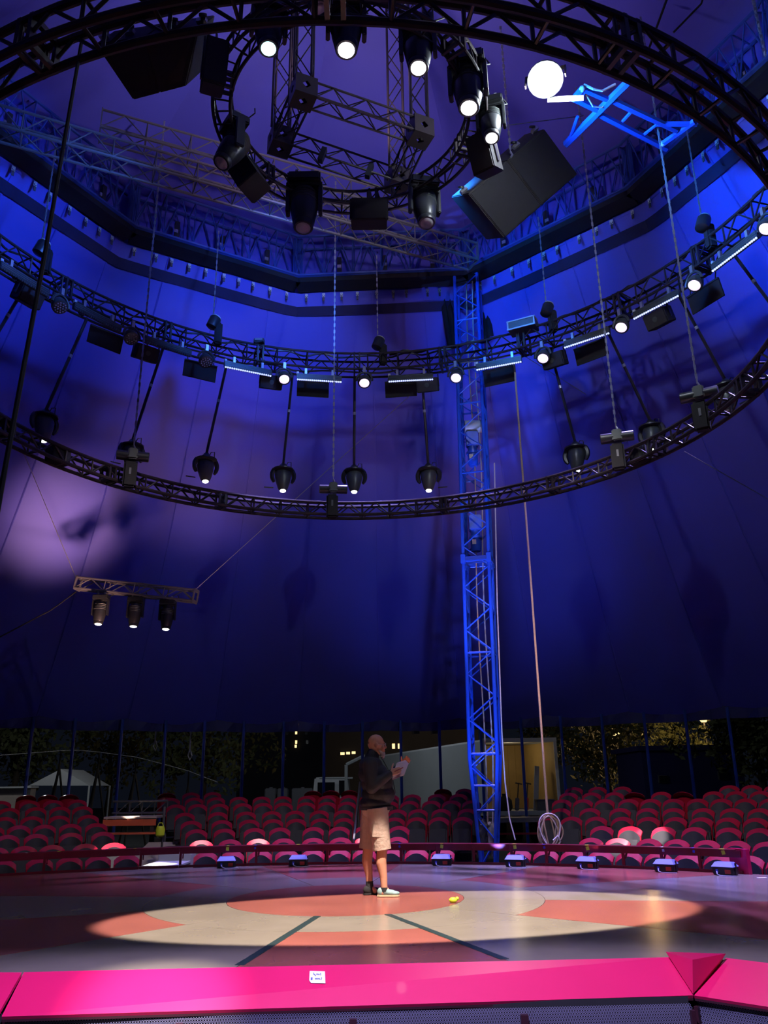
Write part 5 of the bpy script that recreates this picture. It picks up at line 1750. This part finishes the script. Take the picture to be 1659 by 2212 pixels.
def hand(g, W, fwd, side, nrm, curl, thumb_up=1.0):
    """W wrist, fwd along the palm, side toward the little finger, nrm out of the palm; curl bends toward nrm"""
    fwd, side, nrm = fwd.normalized(), side.normalized(), nrm.normalized()
    for k in range(4):
        b = W + fwd * 0.085 + side * (-0.033 + 0.022 * k)
        g.tube([W + side * (-0.016 + 0.011 * k), b], [0.020, 0.0125], 8)
        L = (0.075, 0.084, 0.078, 0.062)[k]
        p = b
        d = fwd.copy()
        r = 0.0095
        g.sphere(p, 0.0118, 8, 6)
        for j, f in enumerate((0.45, 0.31, 0.24)):
            a = curl * (0.7, 1.0, 0.7)[j]
            d = (d * math.cos(a) + nrm * math.sin(a)).normalized()
            q = p + d * L * f
            g.tube([p, q], [r, r * 0.93], 8)
            g.sphere(q, r * 0.95, 8, 6)
            p = q
            r *= 0.93
    p = W + fwd * 0.028 - side * 0.026
    q = p - side * 0.038 * thumb_up + fwd * 0.026 + nrm * 0.008
    s = q - side * 0.022 * thumb_up + fwd * 0.026 + nrm * 0.012
    g.tube([p, q], [0.017, 0.013], 8)
    g.tube([q, s], [0.0125, 0.010], 8)
    g.sphere(q, 0.0128, 8, 6)
    g.sphere(s, 0.0105, 8, 6)


hand(body, RW, V((0.85, 0.15, 0.28)), V((0.25, -0.25, -0.9)), V((0.0, 0.95, -0.15)), 0.42, 1.25)
hand(body, LW, V((0.55, -0.25, 0.6)), V((0.75, 0.1, -0.6)), V((-0.35, -0.9, 0.0)), 0.75, 0.9)
man = organic('person', body, 'skin', None, 0.0058, 5)
man.location = man_loc
man.rotation_euler = (0, 0, math.radians(4))
tag(man, 'bald bearded person in black jacket and beige shorts reading papers', 'person')
# jacket: torso with belly, collar, sleeves
jk = MB()
for p, r in (((-0.02, 0, 1.02), (0.192, 0.205, 0.10)), ((0.025, 0, 1.12), (0.205, 0.205, 0.15)), ((0.01, 0, 1.24), (0.195, 0.205, 0.14)), ((-0.035, 0, 1.36), (0.185, 0.205, 0.14)), ((-0.065, 0, 1.47), (0.145, 0.205, 0.095))):
    jk.sphere(p, r, 20, 12)
jk.tube([(-0.005, 0, 0.965), (0.0, 0, 1.05)], 0.178, 20)
limb(jk, [V((-0.065, 0, 1.50)), V((-0.04, 0, 1.585))], [0.10, 0.083])
limb(jk, [RS, RE, RW - (RW - RE).normalized() * 0.025], [0.095, 0.073, 0.054])
limb(jk, [LS, LE, LW - (LW - LE).normalized() * 0.03], [0.095, 0.073, 0.054])
jo = organic('jacket', jk, 'jacket', man, 0.0075, 6)
ck = MB()
for W, E_ in ((RW, RE), (LW, LE)):
    d = (W - E_).normalized()
    ck.tube([W - d * 0.045, W - d * 0.012], [0.050, 0.046], 14)
put(bpy.data.objects.new('cuff', ck.mesh('cuff', 'jacket', True)), jo, False)
hm = MB().lathe([(0.196, 0.945), (0.20, 0.95), (0.20, 0.985), (0.19, 0.99)], 24)
put(bpy.data.objects.new('waistband', hm.mesh('waistband', 'jacket', True)), jo, False)
zp = MB().tube([(0.165, -0.01, 1.0), (0.232, -0.01, 1.14), (0.205, -0.01, 1.28), (0.153, -0.01, 1.40), (0.08, -0.01, 1.53)], 0.005, 5)
put(bpy.data.objects.new('zip', zp.mesh('zip', 'seatstand')), jo, False)
# shorts
sh_ = MB()
sh_.sphere((-0.01, 0, 0.95), (0.172, 0.185, 0.11), 18, 12)
for Hh, K in ((RH_, RK), (LH, LK)):
    e = Hh.lerp(K, 0.98)
    sh_.tube([Hh + V((0, 0, 0.05)), Hh.lerp(K, 0.5), e], [0.135, 0.122, 0.108], 18)
so = organic('shorts', sh_, 'shorts', man, 0.007, 4)
for Hh, K in ((RH_, RK), (LH, LK)):
    e = Hh.lerp(K, 0.98)
    d = (K - Hh).normalized()
    put(bpy.data.objects.new('hem', MB().tube([e - d * 0.03, e + d * 0.004], [0.113, 0.111], 20).mesh('hem', 'shorts', True)), so, False)
pk = MB().box((RH_ + V((0.0, -0.122, -0.2))), (0.12, 0.012, 0.15), Matrix.Rotation(0.1, 3, 'Y'))
put(bpy.data.objects.new('pocket', pk.mesh('pocket', 'shorts', True, 0.008)), so, False)
# beard, ear hair line, glasses
bd = MB()
bd.sphere(hc + V((0.066, 0, -0.108)), (0.040, 0.046, 0.038), 14, 10)
bd.sphere(hc + V((0.070, 0, -0.142)), (0.026, 0.03, 0.028), 12, 8)
for s in (-1, 1):
    bd.tube([hc + V((0.06, s * 0.05, -0.10)), hc + V((0.02, s * 0.068, -0.065))], [0.022, 0.010], 8)
organic('beard', bd, 'beard', man, 0.005, 3)
gl = MB()
for s in (-1, 1):
    c = hc + V((0.108, s * 0.034, 0.0))
    gl.tube([c + V((0, 0.026 * math.cos(a), 0.018 * math.sin(a))) for a in [2 * PI * k / 16 for k in range(17)]], 0.0028, 5)
    gl.tube([hc + V((0.108, s * 0.06, 0.004)), hc + V((0.05, s * 0.083, 0.006)), hc + V((-0.012, s * 0.087, 0.004))], 0.0028, 5)
gl.tube([hc + V((0.108, -0.010, 0.004)), hc + V((0.108, 0.010, 0.004))], 0.0028, 5)
put(bpy.data.objects.new('glasses', gl.mesh('glasses', 'alu', True)), man, False)
# shoes and socks
for A_, yaw, m, nm in ((RAk, -0.12, 'shoe', 'shoe'), (LA, 0.55, 'sock', 'shoe')):
    R3 = Matrix.Rotation(yaw, 3, 'Z')
    g = MB()
    c = V((A_.x, A_.y, 0))
    for (x, z, rx, ry, rz) in ((-0.035, 0.055, 0.05, 0.042, 0.048), (0.01, 0.058, 0.06, 0.043, 0.045), (0.07, 0.045, 0.065, 0.046, 0.034), (0.125, 0.038, 0.055, 0.042, 0.026)):
        g.sphere(c + R3 @ V((x, 0, z)), (rx, ry, rz), 14, 9)
    so_ = organic(nm, g, m, man, 0.006, 3)
    ol = [(-0.085, -0.02), (-0.06, -0.038), (0.03, -0.04), (0.10, -0.046), (0.16, -0.034), (0.182, 0.0), (0.16, 0.034), (0.10, 0.046), (0.03, 0.04), (-0.06, 0.038), (-0.085, 0.02)]
    pts = [c + R3 @ V((x, y, 0)) for x, y in ol]
    so2 = MB().prism([(p.x, p.y) for p in pts], 0.002, 0.026).mesh('sole', 'sole' if m == 'shoe' else 'sock', False, 0.005)
    put(bpy.data.objects.new('sole', so2), so_, False)
    sk = MB().tube([A_ + V((0, 0, -0.03)), A_ + V((0, 0, 0.012 if m == 'shoe' else 0.06))], [0.047, 0.043], 14)
    put(bpy.data.objects.new('sock', sk.mesh('sock', 'sock', True)), man, False)
    if m == 'shoe':
        lc = MB()
        for k in range(4):
            lc.tube([c + R3 @ V((0.02 + 0.022 * k, y, 0.098 - 0.011 * k - abs(y) * 0.35)) for y in (-0.026, 0.0, 0.026)], 0.004, 5)
        put(bpy.data.objects.new('laces', lc.mesh('laces', 'white')), so_, False)
# papers held in both hands (a thing of its own)
mw = Matrix.Translation(man_loc) @ Matrix.Rotation(math.radians(4), 4, 'Z')
pp = thing('paper_sheets', 'pinkish-lit papers held up in the person\'s two hands', 'papers', mw @ V((0.30, 0.0, 1.42)))
for k, off in enumerate((0.0, 0.004)):
    cs = [V((0.185, -0.17, 1.285)), V((0.33, -0.17, 1.335)), V((0.395, -0.06, 1.47)), V((0.37, 0.04, 1.515)), V((0.255, 0.0, 1.48)), V((0.20, -0.12, 1.36))]
    nrm = (cs[1] - cs[0]).cross(cs[3] - cs[0]).normalized()
    cs = [mw @ (c + nrm * off + V((0.003 * k, 0.0, 0.002 * k))) for c in cs]
    th = 0.0015
    w = mw.to_3x3() @ nrm * th
    n = len(cs)
    MB().add(cs + [c + w for c in cs], [tuple(range(n)), tuple(reversed(range(n, 2 * n)))] + [(i, n + i, n + (i + 1) % n, (i + 1) % n) for i in range(n)]).build('sheet', 'paper_pinklit', pp)
pn = mw @ V((0.245, -0.225, 1.405))
tag(MB().tube([mw @ V((0.20, -0.22, 1.375)), mw @ V((0.315, -0.215, 1.425))], 0.006, 6).build('pen', 'darkred'), 'dark red pen held in the person\'s near hand', 'pen')

# ------------------------------------------------------------------ lamps outside the view, and added ones without fixtures
def hung_lamp(lens, target, label, power, col, deg, blend=0.2, s=1.0, scale=None, lm='lens_lit'):
    av = (Vector(target) - Vector(lens)).normalized()
    t, e = moving_head(lens, av, s, lm, label)
    return spot('lamp', e, target, power, col, deg, blend, 0.05, scale)


hung_lamp((0.9, 5.2, 9.7), (0.22, 8.92, 0), 'moving head light throwing the pale pool of light on the stage', P_STAGE, (1.0, 0.89, 0.80), 33.5, 0.10, 1.0, (1.0, 0.50, 1.0))
hung_lamp((-0.2, 2.5, 5.0), (-0.2, 6.28, -0.1), 'unseen wash light colouring the near kerb magenta', P_KERB, (0.55, 0.5, 1.0), 80, 0.8, 1.0, (1.0, 0.20, 1.0))  # unseen fixture hung from nothing, its cone shaped to the kerb
hung_lamp((-0.9, 2.3, 5.3), on_kerb(330, 2178), 'added moving head light imitating a glare spot on the near kerb', P_KERB * 1.8, (1.0, 0.9, 0.8), 12, 1.0)  # added lamp imitating a glare spot on the kerb
# heads of the low light bar shine on the top seats and the aisle
for e, (x, y, d) in zip(bar_lamps, ((150, 1704, 20.3), (285, 1768, 18.8), (361, 1706, 20.8))):
    spot('bar_lamp', e, atd(x, y, d), P_POLE * 0.5, (1.0, 0.82, 0.72), 6, 0.4, 0.03)
# uplights: blue onto the mast, last lamp added without a box; pale onto canvas
for x, tx, ty, k, w_ in ((960, 1030, 1250, 0.7, 20), (1121, 1015, 850, 0.8, 16), (1075, 1045, 1560, 0.16, 60)):
    e = rim(x) + Vector((0, -0.2, 0.25))
    spot('uplight_or_fill', e, atd(tx, ty, 16.1), P_MAST * k, (0.12, 0.25, 1.0), w_, 0.9, 0.08)
e = rim(290) + Vector((0, 0.5, 0.15))  # added lamp with no uplight box, out of sight behind the aisle steps
spot('uplight_or_fill', e, atcyl(125, 1105, *CC, 11.5), P_PURPLE * 2.0, (1.0, 0.52, 0.42), 22, 1.0, 0.5)
e = rim(647) + Vector((0, -0.2, 0.25))
spot('uplight_or_fill', e, atcyl(420, 920, *CC, 10.5), P_PURPLE * 0.6, (1.0, 0.55, 0.5), 34, 1.0, 0.5)
e = rim(1278) + Vector((0, -0.2, 0.25))
spot('uplight_or_fill', e, atcyl(900, 900, *CC, 10.5), P_PURPLE * 0.4, (1.0, 0.55, 0.6), 36, 1.0, 0.5)
# added fixtureless lamp standing in for light bounced up from the stage
spot('cap_bounce_fill', (NL + FRt) / 2 + Vector((0, 0, 0.5)), (NL + FRt) / 2 + Vector((0, 1.5, 6)), P_CAP, (1.0, 0.72, 0.95), 165, 0.6, 0.1)
# added blue lamps without fixtures, washing the canvas around the flying frame
wc = Vector((-0.2, 9.0, 11.1))
for a_, pw_, col_ in ((18, 1.1, (0.02, 0.22, 1.0)), (58, 0.9, (0.02, 0.22, 1.0)), (112, 0.6, (0.05, 0.20, 1.0)), (155, 0.55, (0.06, 0.20, 1.0))):
    dv = Vector((math.cos(math.radians(a_)), math.sin(math.radians(a_)), 0.0))
    spot('canvas_fill', wc + Vector((dv.x, dv.y, 0)) * 2.6, wc + dv * 7, P_BLUE * pw_, col_, 74, 1.0, 0.25)
# added lamps without fixtures under the small ring, brightening seats and aisle steps
for x_, k in ((-7.5, 0.7), (-1.5, 0.8), (5.5, 1.0)):
    spot('seat_fill', (0.25 + 0.1 * x_, 8.4, 9.5), (x_, 17.6 - 0.02 * x_ * x_, 0.5), 2000 * k, (1.0, 0.86, 0.9), 34, 1.0, 0.06)
for x_, y_, R_, k, w_ in ((1357, 1802, 2, 1.8, 2.6), (1412, 1802, 2, 1.8, 2.6), (1330, 1822, 1, 1.4, 2.2), (336, 1856, -0.1, 0.7, 2.6)):
    spot('seat_beam_fill', (0.25 if x_ > 800 else -1.6, 8.4, 9.5), atcyl(x_, y_, RC.x, RC.y, rowR(R_)), 15000 * k, (1.0, 0.84, 0.8), w_, 0.5, 0.03)
# added lamps without posts, hidden above the eave, brightening the yard
point('yard_fill', (-2.0, 27.5, 6.5), 300, (0.8, 0.9, 1.0), 0.3)
point('yard_fill', (6.5, 22.6, 4.6), 25, (1.0, 0.95, 0.85), 0.2)
point('yard_fill', (-13.0, 28.5, 6.5), 260, (0.9, 0.95, 1.0), 0.3)
# work light inside the trailer
point('trailer_lamp', A + wd_ * 0.5 + ln.normalized() * 0.8 + hv * 0.85, 8, (1.0, 0.8, 0.5), 0.1)
